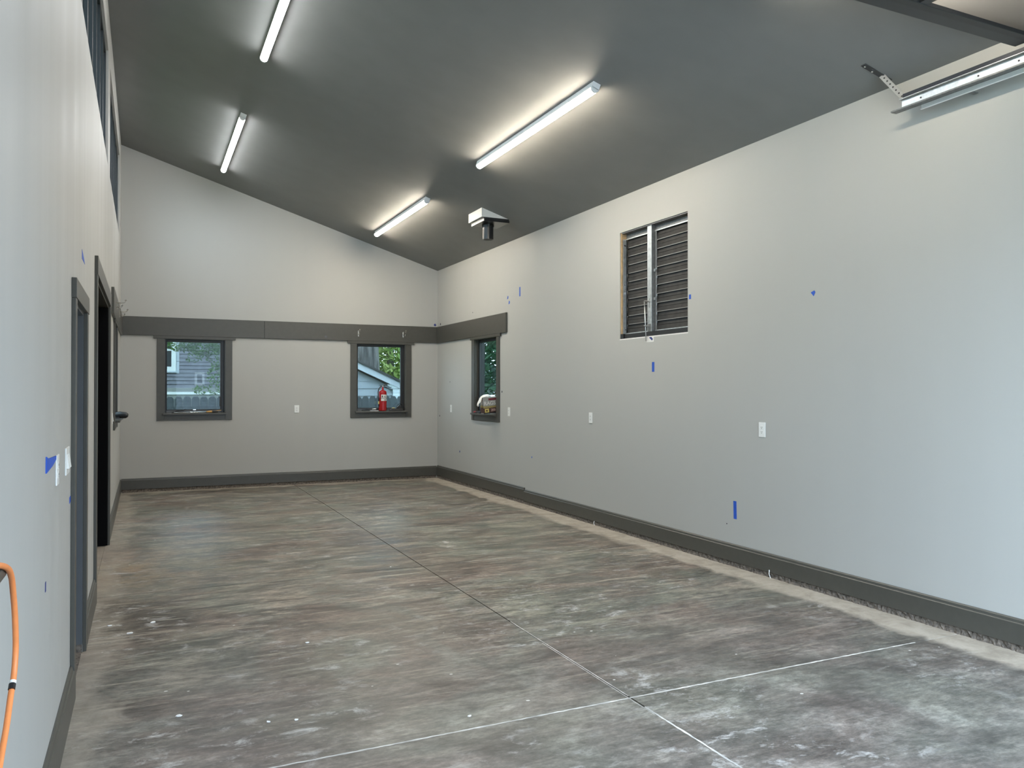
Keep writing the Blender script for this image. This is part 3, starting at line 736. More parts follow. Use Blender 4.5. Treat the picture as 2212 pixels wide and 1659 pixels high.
# ------------------------------------------------------------------ overhead garage door, open under the ceiling
ZD = 3.585
t = thing('garage_door', 'dark framed overhead garage door with frosted panes, open under the ceiling', 'garage door', (2.8, 2.9, ZD))
gx0, gx1, ye, dep = .97, 4.60, 2.92, .62
for s in range(5):
    ya, yb = ye - (s+1)*dep + .004, ye - s*dep
    m = MB(); zt = ZD + .045
    m.box(gx0, gx1, yb - .075, yb, ZD, zt); m.box(gx0, gx1, ya, ya + .06, ZD, zt)
    m.box(gx0, gx0 + .07, ya + .06, yb - .075, ZD, zt); m.box(gx1 - .07, gx1, ya + .06, yb - .075, ZD, zt)
    k = 4; st = (gx1 - gx0 - .14)/k
    for i in range(1, k): xx = gx0 + .07 + i*st; m.box(xx - .03, xx + .03, ya + .06, yb - .075, ZD, zt)
    fr_ = m.build('section_frame', 'door_aluminium', t, bevel=.002)
    for i in range(k):
        m = MB(); m.box(gx0 + .07 + i*st, gx0 + .07 + (i+1)*st, ya + .055, yb - .07, ZD + .028, ZD + .036); m.build('pane', 'frosted_glass', fr_)
    if s == 0:
        m = MB(); m.box(gx0, gx1, yb - .125, yb - .078, ZD - .004, ZD + .02); m.build('inner_rail', 'black_plastic', fr_, bevel=.003)
        m = MB(); m.tube([(gx0, yb + .008, ZD + .022), (gx1, yb + .008, ZD + .022)], .014, 10); m.build('bottom_seal', 'black_plastic', fr_, smooth=True)
    m = MB(); m.tube([(gx1, yb - .06, ZD + .0), (gx1 + .055, yb - .06, ZD - .02)], .007, 8); m.tube([(gx1 + .05, yb - .06, ZD - .02), (gx1 + .066, yb - .06, ZD - .02)], .022, 14); m.build('roller', 'steel', fr_)

t = thing('garage_door_track', 'bright galvanised garage door track hung close to right wall ceiling', 'track', (4.67, 3.76, 3.53))
xa, yt, yn = 4.655, 3.745, -.35
m = MB(); m.box(xa + .028, xa + .031, yn, yt, 3.502, 3.562); m.box(xa, xa + .031, yn, yt, 3.559, 3.562); m.box(xa, xa + .031, yn, yt + .03, 3.499, 3.502)
m.build('channel', 'galvanised', t)
m = MB(); m.box(xa + .005, xa + .030, yn, yt - .005, 3.562, 3.566); m.box(xa + .028, xa + .031, yn, yt - .005, 3.562, 3.60); m.build('angle_iron', 'door_aluminium', t)
m = MB(); m.box(xa - .01, xa + .045, yn, yt + .06, 3.487, 3.497); m.build('bottom_strip', 'galvanised_dull', t)
for yy in (3.6, 3.2, 2.95):
    m = MB(); m.tube([(xa + .0275, yy, 3.53), (xa + .024, yy, 3.53)], .006, 8); m.build('bolt', 'slot_dark', t)
# strap screwed to the ceiling and the punched hanger
def onceil(x, y, b): q = Vector((x, y, zc(x))) - NRM*b; return q
m = MB()
p0, p1 = (4.495, 3.90), (4.735, 3.885)
for dy in (0,):
    a = [onceil(p0[0], p0[1] - .02, .001), onceil(p1[0], p1[1] - .02, .001), onceil(p1[0], p1[1] + .02, .001), onceil(p0[0], p0[1] + .02, .001)]
    b = [onceil(p0[0], p0[1] - .02, .006), onceil(p1[0], p1[1] - .02, .006), onceil(p1[0], p1[1] + .02, .006), onceil(p0[0], p0[1] + .02, .006)]
    m.hexa(b + a)
fix_normals(m.build('ceiling_strap', 'strap_dark', t))
for x in (4.51, 4.58, 4.66):
    q = onceil(x, 3.897, .006); q2 = onceil(x, 3.897, .013); m = MB(); m.tube([q, q2], .007, 8); m.build('lag_screw', 'steel', t)
top = Vector((4.655, 3.885, zc(4.655) - .004)); bot = Vector((4.692, 3.735, 3.57))
ax = (bot - top).normalized(); side = Vector((-.35, .85, .35)); side = (side - ax*side.dot(ax)).normalized(); nn = ax.cross(side).normalized()
m = MB(); w = .019
m.hexa([top - side*w, top + side*w, bot + side*w, bot - side*w, top - side*w + nn*.003, top + side*w + nn*.003, bot + side*w + nn*.003, bot - side*w + nn*.003])
m.hexa([top - side*w, top - side*w + side*.003, bot - side*w + side*.003, bot - side*w, top - side*w + nn*.032, top - side*w + side*.003 + nn*.032, bot - side*w + side*.003 + nn*.032, bot - side*w + nn*.032])
hang = fix_normals(m.build('punched_hanger', 'galvanised_soft', t))
for k in range(7):
    c = top.lerp(bot, .12 + .13*k)
    m = MB(); m.tube([c - nn*.0008, c + nn*.0040], .0065, 8); m.build('hole', 'slot_dark', hang)
t = thing('torsion_track', 'second thinner pale rail below the garage door track by the wall', 'track', (4.73, 3.6, 3.47))
m = MB(); m.box(4.712, 4.716, yn, 3.62, 3.462, 3.498); m.box(4.700, 4.716, yn, 3.62, 3.496, 3.499); m.box(4.700, 4.716, yn, 3.62, 3.460, 3.463); m.build('channel', 'white_metal', t)
for yy in (3.3, 2.2, 1.0):
    m = MB(); m.box(4.716, XR, yy - .015, yy + .015, 3.47, 3.474); m.build('wall_bracket', 'galvanised_dull', t)

# ------------------------------------------------------------------ fire extinguisher on the sill of the second window
ex, ey, ez = 3.785, YB - .015, WZ0
t = thing('fire_extinguisher', 'red fire extinguisher with white label standing on the sill', 'extinguisher', (ex, ey, ez))
m = MB(); m.lathe([(.062, 0), (.068, .006), (.069, .02), (.069, .315), (.066, .335), (.055, .352), (.034, .364), (.02, .37)], (ex, ey, ez), 32); sm(m.build('cylinder', 'extinguisher_red', t), 50)
def arc_label(z0, z1, a0, a1, mat, nm, par, r=.0697):
    m = MB(); n = 14
    for z in (z0, z1):
        for k in range(n+1):
            w = a0 + (a1-a0)*k/n; m.v.append((ex + r*math.cos(w), ey + r*math.sin(w), ez + z))
    for k in range(n): m.f.append((k, k+1, n+2+k, n+1+k))
    return m.build(nm, mat, par)
dg = math.radians
lb = arc_label(.175, .285, dg(-128), dg(-20), 'label_white', 'label', t)
arc_label(.218, .226, dg(-180), dg(0), 'black_plastic', 'strap', t, .0715)
for k, (a0, a1, z0, z1) in enumerate(((-84, -66, .245, .262), (-62, -48, .24, .25), (-80, -60, .232, .239), (-120, -100, .235, .27), (-84, -50, .18, .205))):
    arc_label(z0, z1, dg(a0), dg(a1), 'label_ink' if k < 4 else 'cardboard_grey', 'print_block', lb, .0701)
m = MB(); m.lathe([(.018, .365), (.018, .40), (.013, .405), (.013, .425)], (ex, ey, ez), 16); sm(m.build('valve', 'extinguisher_red', t))
m = MB(); m.box(ex - .012, ex + .012, ey - .012, ey + .012, ez + .415, ez + .445); m.build('valve_head', 'steel', t, bevel=.003)
m = MB(); m.hexa([(ex - .05, ey - .011, ez + .440), (ex + .02, ey - .011, ez + .432), (ex + .02, ey + .011, ez + .432), (ex - .05, ey + .011, ez + .440),
                  (ex - .05, ey - .011, ez + .452), (ex + .02, ey - .011, ez + .446), (ex + .02, ey + .011, ez + .446), (ex - .05, ey + .011, ez + .452)])
m.tube([(ex + .01, ey, ez + .440), (ex + .045, ey, ez + .456), (ex + .085, ey, ez + .455)], [.011, .011, .006], 8); m.build('lever', 'black_plastic', t)
m = MB(); m.tube([(ex + .008, ey, ez + .418), (ex + .05, ey, ez + .412), (ex + .088, ey, ez + .395)], [.009, .011, .008], 8); m.build('carry_handle', 'black_plastic', t)
m = MB(); m.tube([(ex - .01, ey, ez + .425), (ex - .04, ey, ez + .420), (ex - .068, ey, ez + .385), (ex - .084, ey - .005, ez + .32), (ex - .083, ey - .02, ez + .25), (ex - .076, ey - .022, ez + .17)], [.008, .009, .009, .009, .009, .013], 10)
sm(m.build('hose', 'black_plastic', t), 60)
m = MB(); m.box(ex - .084, ex - .070, ey - .030, ey - .004, ez + .115, ez + .175); m.build('nozzle_tag', 'tag_yellow', t, bevel=.003)
m = MB(); m.tube([(ex - .076, ey - .02, ez + .12), (ex - .076, ey - .02, ez + .07)], [.012, .008], 10); m.build('nozzle', 'black_plastic', t)

# other things on the sill of the second window
m = MB(); m.box(3.555, 3.70, YB - .055, YB - .008, WZ0, WZ0 + .007)
tag(m.build('paper_strip', 'paper_white', None, (3.63, YB - .03, WZ0), bevel=.001), 'flat white strip lying on the sill left of the extinguisher', 'paper')
t = thing('battery_charger', 'black tool charger with looped cable on sill right of the extinguisher', 'charger', (4.02, YB, WZ0))
m = MB(); m.hexa([(3.90, YB - .04, WZ0), (4.155, YB - .04, WZ0), (4.155, YB + .045, WZ0), (3.90, YB + .045, WZ0), (3.94, YB - .02, WZ0 + .04), (4.15, YB - .02, WZ0 + .045), (4.15, YB + .04, WZ0 + .06), (3.96, YB + .04, WZ0 + .045)]); m.build('body', 'black_plastic', t, bevel=.008)
m = MB(); m.hexa([(4.03, YB - .01, WZ0 + .045), (4.13, YB - .01, WZ0 + .045), (4.13, YB + .04, WZ0 + .05), (4.03, YB + .04, WZ0 + .05), (4.085, YB, WZ0 + .095), (4.125, YB, WZ0 + .095), (4.125, YB + .035, WZ0 + .095), (4.085, YB + .035, WZ0 + .095)]); m.build('battery', 'black_plastic', t, bevel=.005)
m = MB(); m.box(3.955, 4.0, YB - .03, YB - .005, WZ0 + .044, WZ0 + .056); m.build('yellow_tab', 'tag_yellow', t, bevel=.002)
m = MB(); m.tube([(4.03, YB - .02, WZ0 + .05), (4.05, YB - .03, WZ0 + .10), (4.085, YB - .035, WZ0 + .132), (4.12, YB - .035, WZ0 + .125), (4.155, YB - .035, WZ0 + .09), (4.178, YB - .035, WZ0 + .04), (4.18, YB - .035, WZ0 + .006)], .006, 8); sm(m.build('cable', 'black_plastic', t), 60)
t = thing('clamp_tool', 'small dark metal clamp lying on sill against the left of extinguisher', 'clamp', (3.69, YB + .02, WZ0))
m = MB(); m.box(3.675, 3.715, YB + .0, YB + .03, WZ0, WZ0 + .06); m.build('jaw', 'black_plastic', t, bevel=.004)
m = MB(); m.tube([(3.60, YB + .02, WZ0 + .03), (3.68, YB + .015, WZ0 + .036)], .009, 8); m.build('screw', 'steel', t)

# things on the sill of the first window
t = thing('screwdriver', 'long thin screwdriver with amber and black handle on the left back sill', 'screwdriver', (.8, YB - .03, WZ0))
m = MB(); m.tube([(.42, YB - .035, WZ0 + .008), (.92, YB - .03, WZ0 + .014)], .007, 8); m.build('shaft', 'steel', t, smooth=True)
m = MB(); m.tube([(.90, YB - .03, WZ0 + .016), (.95, YB - .03, WZ0 + .018), (.985, YB - .03, WZ0 + .019)], [.010, .017, .018], 10); sm(m.build('ferrule', 'wood_handle', t))
m = MB(); m.tube([(.985, YB - .03, WZ0 + .019), (1.04, YB - .03, WZ0 + .019), (1.075, YB - .03, WZ0 + .018)], [.018, .018, .010], 10); sm(m.build('grip', 'black_plastic', t))
t = thing('wooden_stick', 'brown wooden stick lying behind the screwdriver on the left back sill', 'stick', (1.05, YB + .02, WZ0))
m = MB(); m.hexa([(.93, YB + .02, WZ0 + .018), (1.13, YB + .02, WZ0 + .03), (1.13, YB + .04, WZ0 + .03), (.93, YB + .04, WZ0 + .018), (.93, YB + .02, WZ0 + .03), (1.13, YB + .02, WZ0 + .044), (1.13, YB + .04, WZ0 + .044), (.93, YB + .04, WZ0 + .03)]); m.build('shaft', 'lumber', t, bevel=.003)
m = MB(); m.box(.95, .99, YB + .015, YB + .045, WZ0, WZ0 + .019); m.build('rest_block', 'lumber', t)

# ------------------------------------------------------------------ rag box and tools on the right sill
def rag_box():
    # box stands a little turned on the sill
    W_, D_, H_ = .25, .13, .245
    c = Vector((4.748, 10.965, WZ0 + .004)); ang = math.radians(3); rl = math.radians(5)
    ux = Vector((math.cos(ang)*math.cos(rl), -math.sin(ang), math.sin(rl))).normalized(); dx = Vector((-math.sin(ang), -math.cos(ang), 0))
    dx = (dx - ux*dx.dot(ux)).normalized(); c.z += .012
    tl = dx.cross(ux)
    def P(u, d, z): return c + ux*u + dx*d + tl*z
    t = thing('rag_box', 'grey cardboard box printed RAGS with a white rag on top', 'box', tuple(c))
    def bx(nm, mat, u0, u1, d0, d1, z0, z1, par=t, bev=0.0):
        m = MB(); m.hexa([P(u0, d0, z0), P(u1, d0, z0), P(u1, d1, z0), P(u0, d1, z0), P(u0, d0, z1), P(u1, d0, z1), P(u1, d1, z1), P(u0, d1, z1)])
        return fix_normals(m.build(nm, mat, par, bevel=bev))
    h, d = W_/2, D_/2
    body = bx('carton', 'cardboard_grey', -h, h, -d, d, 0, H_, bev=.003)
    e = .0012
    bx('gold_band', 'print_gold', -h - e, h + e, d, d + e, .082, .112, body)
    bx('gold_band', 'print_gold', -h - e, -h, -d, d, .095, .125, body)
    bx('photo_band', 'print_brown', -h - e, h + e, d, d + e, .012, .085, body)
    bx('photo_band', 'print_brown', -h - e, -h, -d, d, .012, .095, body)
    bx('red_banner', 'print_red', -.035, h - .008, d, d + e*1.2, .198, .226, body)
    bx('red_banner', 'print_red', -h - e*1.2, -h, -d*.5, d*.5, .198, .222, body)
    bx('yellow_patch', 'print_yellow', -h + .02, -h + .085, d + e, d + e*2, .018, .075, body)
    bx('dark_patch', 'print_brown', -h + .038, -h + .062, d + e*2, d + e*2.6, .032, .058, body)
    bx('black_base', 'black_plastic', -h - e*2, h + e*2, d + e*.2, d + e*2.4, 0, .014, body)
    for k in range(3): bx('print_block', 'label_white', -h - e*1.2, -h, -d*.5, d*.5, .145 + k*.016, .156 + k*.016, body)
    # flap standing up along the back edge
    m = MB(); m.hexa([P(-.02, -d, H_), P(h, -d, H_), P(h, -d + .004, H_), P(-.02, -d + .004, H_), P(-.02, -d - .02, H_ + .03), P(h, -d - .02, H_ + .02), P(h, -d - .016, H_ + .02), P(-.02, -d - .016, H_ + .03)]); fix_normals(m.build('flap', 'rag_white', body))
    def txt(s, size, u, z, mat, nm):
        cu = bpy.data.curves.new(nm, 'FONT'); cu.body = s; cu.size = size; cu.extrude = .0006; cu.offset = size*.018
        cu.align_x = 'LEFT'; cu.materials.append(MAT[mat])
        o = bpy.data.objects.new(nm, cu); COL.objects.link(o)
        me = bpy.data.meshes.new_from_object(o.evaluated_get(bpy.context.evaluated_depsgraph_get()))
        bpy.data.objects.remove(o); o = bpy.data.objects.new(nm, me); COL.objects.link(o)
        Mx = Matrix((ux, tl, dx)).transposed().to_4x4(); Mx.translation = P(u, d + e*2.2, z) - wloc(t)
        o.parent = body; o.matrix_local = Mx
        return o
    txt('RAGS', .076, -h + .012, .130, 'label_white', 'lettering')
    txt('200', .05, -.01, .034, 'print_pink', 'lettering')
    # crumpled rag pulled out of the box
    m = MB(); rows, colsn = 16, 7
    path = [(.02, .0, H_ + .014), (-.02, .01, H_ + .030), (-.06, .012, H_ + .034), (-.10, .015, H_ + .026), (-.135, .018, H_ + .004), (-.155, .02, H_ - .03), (-.180, .02, H_ - .065), (-.195, .018, H_ - .095), (-.185, .016, H_ - .115)]
    wd = [.04, .05, .05, .05, .045, .04, .035, .03, .012]
    for i in range(rows+1):
        f = i/rows*(len(path)-1); k = min(int(f), len(path)-2); g = f-k
        p = [path[k][q]*(1-g) + path[k+1][q]*g for q in range(3)]; w = wd[k]*(1-g) + wd[k+1]*g
        for j in range(colsn+1):
            s = j/colsn*2-1
            m.v.append(P(p[0] + .012*math.sin(i*1.3 + j*2.1), p[1] + s*w, p[2] + .012*math.sin(j*1.9 + i*.9) - .02*s*s))
    for i in range(rows):
        for j in range(colsn): a = i*(colsn+1)+j; m.f.append((a, a+1, a+colsn+2, a+colsn+1))
    rg = m.build('rag', 'rag_white', None, P(-.05, 0, H_))
    so = rg.modifiers.new('thick', 'SOLIDIFY'); so.thickness = .008
    ss = rg.modifiers.new('sub', 'SUBSURF'); ss.levels = 1; ss.render_levels = 1
    for p in rg.data.polygons: p.use_smooth = True
    tag(rg, 'crumpled white rag hanging out over the left corner of the rag box', 'rag')
rag_box()
t = thing('pliers', 'black handled pliers with red tip left of the rag box on sill', 'pliers', (XR - .03, 11.5, WZ0))
m = MB(); m.tube([fR(11.62, -.03, WZ0 + .012), fR(11.5, -.035, WZ0 + .022), fR(11.36, -.05, WZ0 + .014)], [.010, .014, .012], 10); sm(m.build('handle', 'black_plastic', t))
m = MB(); m.tube([fR(11.62, -.0, WZ0 + .012), fR(11.5, -.02, WZ0 + .026), fR(11.37, -.005, WZ0 + .016)], [.010, .014, .012], 10); sm(m.build('handle', 'black_plastic', t))
m = MB(); m.tube([fR(11.60, -.02, WZ0 + .014), fR(11.68, -.03, WZ0 + .016)], [.018, .012], 10); sm(m.build('grip_end', 'red_grip', t))
t = thing('tool_strap', 'black strap with a metal buckle lying before the rag box', 'strap', (XR - .06, 11.1, WZ0))
m = MB(); m.tube([fR(11.33, -.052, WZ0 + .008), fR(11.2, -.064, WZ0 + .012), fR(11.08, -.066, WZ0 + .010), fR(10.95, -.064, WZ0 + .014)], .007, 8); sm(m.build('webbing', 'black_plastic', t))
m = MB(); fbox(m, fR, 11.10, 11.17, -.072, -.062, WZ0 + .002, WZ0 + .02); m.build('buckle', 'galvanised_dull', t, bevel=.003)

# black tool on the sill of the far left window
t = thing('cordless_tool', 'black cordless tool sticking out from the far left window sill', 'tool', fL(10.9, -.04, WZ0))
m = MB(); m.tube([fL(10.98, .02, WZ0 + .05), fL(10.95, -.06, WZ0 + .052), fL(10.92, -.13, WZ0 + .05), fL(10.915, -.15, WZ0 + .048)], [.04, .045, .038, .02], 12); sm(m.build('motor_body', 'black_plastic', t), 50)
m = MB(); fbox(m, fL, 10.90, 10.99, -.055, .05, WZ0, WZ0 + .03); m.build('battery', 'black_plastic', t, bevel=.006)
m = MB(); m.tube([fL(10.96, -.0, WZ0 + .08), fL(10.96, .005, WZ0 + .115)], .014, 10); m.build('depth_knob', 'black_plastic', t)
m = MB(); fbox(m, fL, 10.82, 10.86, -.10, .02, WZ0, WZ0 + .012); tag(m.build('pry_bar', 'galvanised_dull', None, fL(10.84, -.04, WZ0), bevel=.002), 'flat grey bar end beside the cordless tool on far left sill', 'bar')

# ------------------------------------------------------------------ orange cord over the near left sill
t = thing('extension_cord', 'orange extension cord hanging in a loop from the near left sill', 'cord', fL(1.75, -.05, WZ0))
pts = [fL(1.50, -.03, WZ0 + .010), fL(1.60, -.04, WZ0 + .016), fL(1.72, -.055, WZ0 + .022), fL(1.82, -.068, WZ0 + .022), fL(1.925, -.075, 1.212), fL(1.99, -.075, 1.180), fL(2.035, -.073, 1.135), fL(2.07, -.072, 1.08), fL(2.092, -.071, 1.025), fL(2.10, -.07, .985), fL(2.085, -.069, .94), fL(2.045, -.068, .905), fL(1.99, -.068, .862), fL(1.93, -.068, .83), fL(1.86, -.068, .79), fL(1.7, -.068, .70), fL(1.5, -.068, .60), fL(1.3, -.066, .45), fL(1.1, -.06, .25), fL(.95, -.06, .03), fL(.8, -.06, .008), fL(.5, -.06, .007)]
def smooth_path(p, k=6):
    p = [Vector(q) for q in p]; out = []
    for i in range(len(p)-1):
        a, b, c, d = p[max(i-1, 0)], p[i], p[i+1], p[min(i+2, len(p)-1)]
        for j in range(k):
            s = j/k
            out.append(.5*((2*b) + (c-a)*s + (2*a-5*b+4*c-d)*s*s + (3*b-a-3*c+d)*s**3))
    return out + [p[-1]]
m = MB(); m.tube(smooth_path(pts), .0062, 12); m.build('cable', 'cord_orange', t, smooth=True)
m = MB(); m.tube([fL(2.066, -.0685, .925), fL(2.055, -.0683, .917)], .0072, 12); m.build('black_band', 'black_plastic', t)
m = MB(); m.tube([fL(2.072, -.0686, .930), fL(2.066, -.0685, .925)], .0071, 12); m.build('white_band', 'white_plastic', t)
m = MB(); fbox(m, fL, 1.60, 1.90, -.058, -.03, 1.238, 1.258)
tag(m.build('black_lever', 'black_plastic', None, fL(1.7, -.04, WZ0), bevel=.004), 'dark bar end just above the orange cord at left edge', 'bar')

# ------------------------------------------------------------------ scraps lying on the floor
def scrap(x, y, s, seed, label):
    r = random.Random(seed); n = 6; m = MB()
    ring = [(x + s*r.uniform(.6, 1.1)*math.cos(2*math.pi*k/n), y + s*.75*r.uniform(.6, 1.1)*math.sin(2*math.pi*k/n), r.uniform(.002, .007)) for k in range(n)]
    m.v = [(a, b, .0008) for a, b, c in ring] + ring; m.f = [tuple(reversed(range(n))), tuple(range(n, 2*n))] + [(k, (k+1) % n, n+(k+1) % n, n+k) for k in range(n)]
    return tag(m.build('paper_scrap', 'paper_white', None, (x, y, 0)), label, 'scrap', 'white scraps on the concrete floor')
scrap(-.08, 5.70, .030, 1, 'largest torn white scrap on floor near the first left door')
scrap(.157, 4.156, .016, 2, 'round white chip on the floor before the near left door')
scrap(.666, 3.872, .014, 3, 'white chip right of the middle foreground scrap pair on floor')
scrap(.542, 3.901, .012, 4, 'white chip left of the middle foreground scrap pair on floor')
scrap(.059, 5.896, .018, 5, 'thin white sliver on floor beyond the largest torn scrap')
scrap(-.203, 5.936, .015, 6, 'white sliver on the floor close to the left wall past the near door')
scrap(1.434, 3.563, .013, 7, 'white flake on the floor left of the crossing joints')
scrap(2.0, 6.85, .010, 8, 'tiny white chip on the floor beside the long joint')
scrap(.93, 5.02, .015, 9, 'folded white flake on open floor left of the long joint')
scrap(.52, 3.28, .020, 10, 'white flake at the bottom edge of the photo left of the cross joint')
for i, (u, h, lab) in enumerate(((7.95, .05, 'white plastic shred curling out from under the right baseboard, farther one'), (5.1, .075, 'pale wire shred poking out under the right baseboard, nearer one'))):
    m = MB(); m.tube([fR(u + .03, -.012, .045), fR(u + .01, -.035, h*.9), fR(u, -.045, h*.5), fR(u - .01, -.04, .004)], .003, 6)
    tag(m.build('plastic_shred', 'paper_white', None, fR(u, -.03, 0)), lab, 'shred')

# ------------------------------------------------------------------ outside
mb = MB(); mb.box(-60, 60, -60, 90, -.5, -.2); tag(mb.build('ground', 'grass'), kind='structure')
mb = MB(); mb.box(-1.5, 6.5, -14, YF - .2, -.2, -.03); tag(mb.build('driveway', 'exterior_concrete'), kind='structure')

YFN = 15.8
t = thing('picket_fence', 'grey dog-eared board fence behind the back windows', 'fence', (2.6, YFN, -.2))
m = MB(); m.v = [(-.068, 0, 0), (.068, 0, 0), (.070, 0, 1.600), (.036, 0, 1.655), (-.036, 0, 1.655), (-.070, 0, 1.600)]; v2 = [(a, .018, c) for a, b, c in m.v]
m.v += v2; m.f = [(0, 1, 2, 3, 4, 5), (11, 10, 9, 8, 7, 6)] + [(k, 6+k, 6+(k+1) % 6, (k+1) % 6) for k in range(6)]
pk = m.build('picket', 'fence_grey'); pk.parent = t
me = pk.data
for i in range(42):
    o_ = pk if i == 0 else pk.copy()
    if i: COL.objects.link(o_); o_.parent = t
    o_.location = (-2.9 + i*.146, random.uniform(-.004, .004), random.uniform(-.006, .006)); LOC[o_.name] = Vector((0, 0, 0))
for z in (.45, 1.38):
    m = MB(); m.box(-.4, 5.9, YFN + .018, YFN + .06, z - .2, z - .11); m.build('rail', 'fence_grey', t)
m = MB(); m.box(3.1, 6.2, YFN - .03, YFN - .005, 1.17, 1.25); m.build('cap_board', 'fence_grey', t)

# shed behind the fence (second window)
YS = 17.6
t = thing('garden_shed', 'pale lapped shed gable with white rake board behind the fence', 'shed', (4.0, YS, -.2))
sx1, slope = 5.30, -.455
def rk(x): return 1.90 + slope*(x - 5.0)
xl = 3.3; bh = .165
for k in range(24):
    z0 = -.2 + k*bh; z1 = z0 + bh
    # boards end at the rake line
    xe0 = min(5.18, 5.0 + (1.72 - z0)/(-slope)); xe1 = min(5.18, 5.0 + (1.72 - z1)/(-slope))
    if xe1 < xl + .2: break
    m = MB(); m.hexa([(xl, YS - .022, z0), (xe0, YS - .022, z0), (xe0, YS + .03, z0), (xl, YS + .03, z0), (xl, YS - .006, z1), (xe1, YS - .006, z1), (xe1, YS + .03, z1), (xl, YS + .03, z1)])
    m.build('lap_board', 'siding_pale', t)
m = MB(); m.hexa([(xl, YS - .16, rk(xl) - .16), (5.33, YS - .16, rk(5.33) - .15), (5.33, YS - .13, rk(5.33) - .15), (xl, YS - .13, rk(xl) - .16), (xl, YS - .16, rk(xl)), (5.33, YS - .16, rk(5.33)), (5.33, YS - .13, rk(5.33)), (xl, YS - .13, rk(xl))]); m.build('rake_board', 'siding_white', t)
m = MB(); m.hexa([(xl, YS - .2, rk(xl)), (5.40, YS - .2, rk(5.40)), (5.40, YS + 2.5, rk(5.40)), (xl, YS + 2.5, rk(xl)), (xl, YS - .2, rk(xl)+.045), (5.40, YS - .2, rk(5.40)+.045), (5.40, YS + 2.5, rk(5.40)+.045), (xl, YS + 2.5, rk(xl)+.045)]); m.build('roof', 'roof_dark', t)
m = MB(); m.box(5.12, 5.18, YS, YS + 2.3, -.2, 1.62); m.box(xl, xl + .06, YS, YS + 2.3, -.2, 3.2); m.build('side_wall', 'siding_pale', t)
m = MB(); m.box(5.1, 5.36, YS - .13, YS + 2.4, rk(5.3) - .16, rk(5.3) - .14); m.build('soffit', 'siding_white', t)

# white sided house farther right
t = thing('white_house', 'white lap sided house wall seen right of the shed eave', 'house', (9, 27, -.2))
m = MB(); bh = .12
for k in range(17):
    z0 = -.2 + k*bh; m.hexa([(6.6, 26.975, z0), (13, 26.975, z0), (13, 27.1, z0), (6.6, 27.1, z0), (6.6, 26.995, z0+bh), (13, 26.995, z0+bh), (13, 27.1, z0+bh), (6.6, 27.1, z0+bh)])
tag(m.build('lap_siding', 'siding_white', t), kind='stuff')
m = MB(); m.box(6.4, 13.2, 26.8, 28.9, 1.84, 1.95); m.build('eave', 'white_paint', t)
m = MB(); m.box(6.6, 13, 27.1, 28.7, -.2, 1.84); m.build('wall_body', 'siding_white', t)

# house behind the first window
YH = 26.0
t = thing('shingled_house', 'grey shingle sided house with white trimmed window behind left back window', 'house', (1.5, YH, -.2))
m = MB(); bh = .115; z = 1.64; rr = random.Random(3)
while z < 6.0:
    x = -3.0
    while x < 5.5:
        w = rr.uniform(.5, 1.3); e = rr.uniform(-.006, .006)
        m.hexa([(x, YH - .05 + e, z), (x+w-.006, YH - .05 + e, z), (x+w-.006, YH, z), (x, YH, z), (x, YH - .006, z+bh), (x+w-.006, YH - .006, z+bh), (x+w-.006, YH, z+bh), (x, YH, z+bh)])
        x += w
    z += bh
tag(m.build('shingle_courses', 'shingle_grey', t), kind='stuff')
m = MB(); m.box(-3, 5.5, YH, YH + 4, -.2, 6.0); m.build('wall_body', 'shingle_grey', t)
m = MB(); m.box(-3, 5.5, YH - .05, YH, -.2, 1.64); m.build('foundation', 'foundation_grey', t)
m = MB(); m.box(-3, 5.5, YH - .09, YH - .05, 1.44, 1.52); m.build('water_table', 'white_paint', t)
def hwin(x0, x1, z0, z1, tw=.13):
    w = thing('x', None, None); bpy.data.objects.remove(w)
    m = MB(); m.box(x0, x1, YH - .06, YH - .03, z0, z1); g = m.build('window', 'window_dark', t)
    for b in ((x0 - tw, x0, z0 - tw, z1 + tw), (x1, x1 + tw, z0 - tw, z1 + tw), (x0, x1, z1, z1 + tw), (x0, x1, z0 - tw, z0)):
        m = MB(); m.box(b[0], b[1], YH - .085, YH - .03, b[2], b[3]); m.build('window_trim', 'white_paint', g)
    m = MB(); m.box(x0, x1, YH - .075, YH - .06, (z0+z1)/2 - .03, (z0+z1)/2 + .03); m.build('meeting_rail', 'white_paint', g)
    m = MB(); m.box(x1 + tw, x1 + tw + .09, YH - .05, YH - .028, z0 - tw - .07, z1 + tw); m.build('side_board', 'siding_pale', g)
    m = MB(); m.box(x0 - tw, x1 + tw + .05, YH - .10, YH - .03, z0 - tw - .05, z0 - tw); m.build('window_sill', 'siding_pale', g)
hwin(.05, .74, 2.28, 3.30)

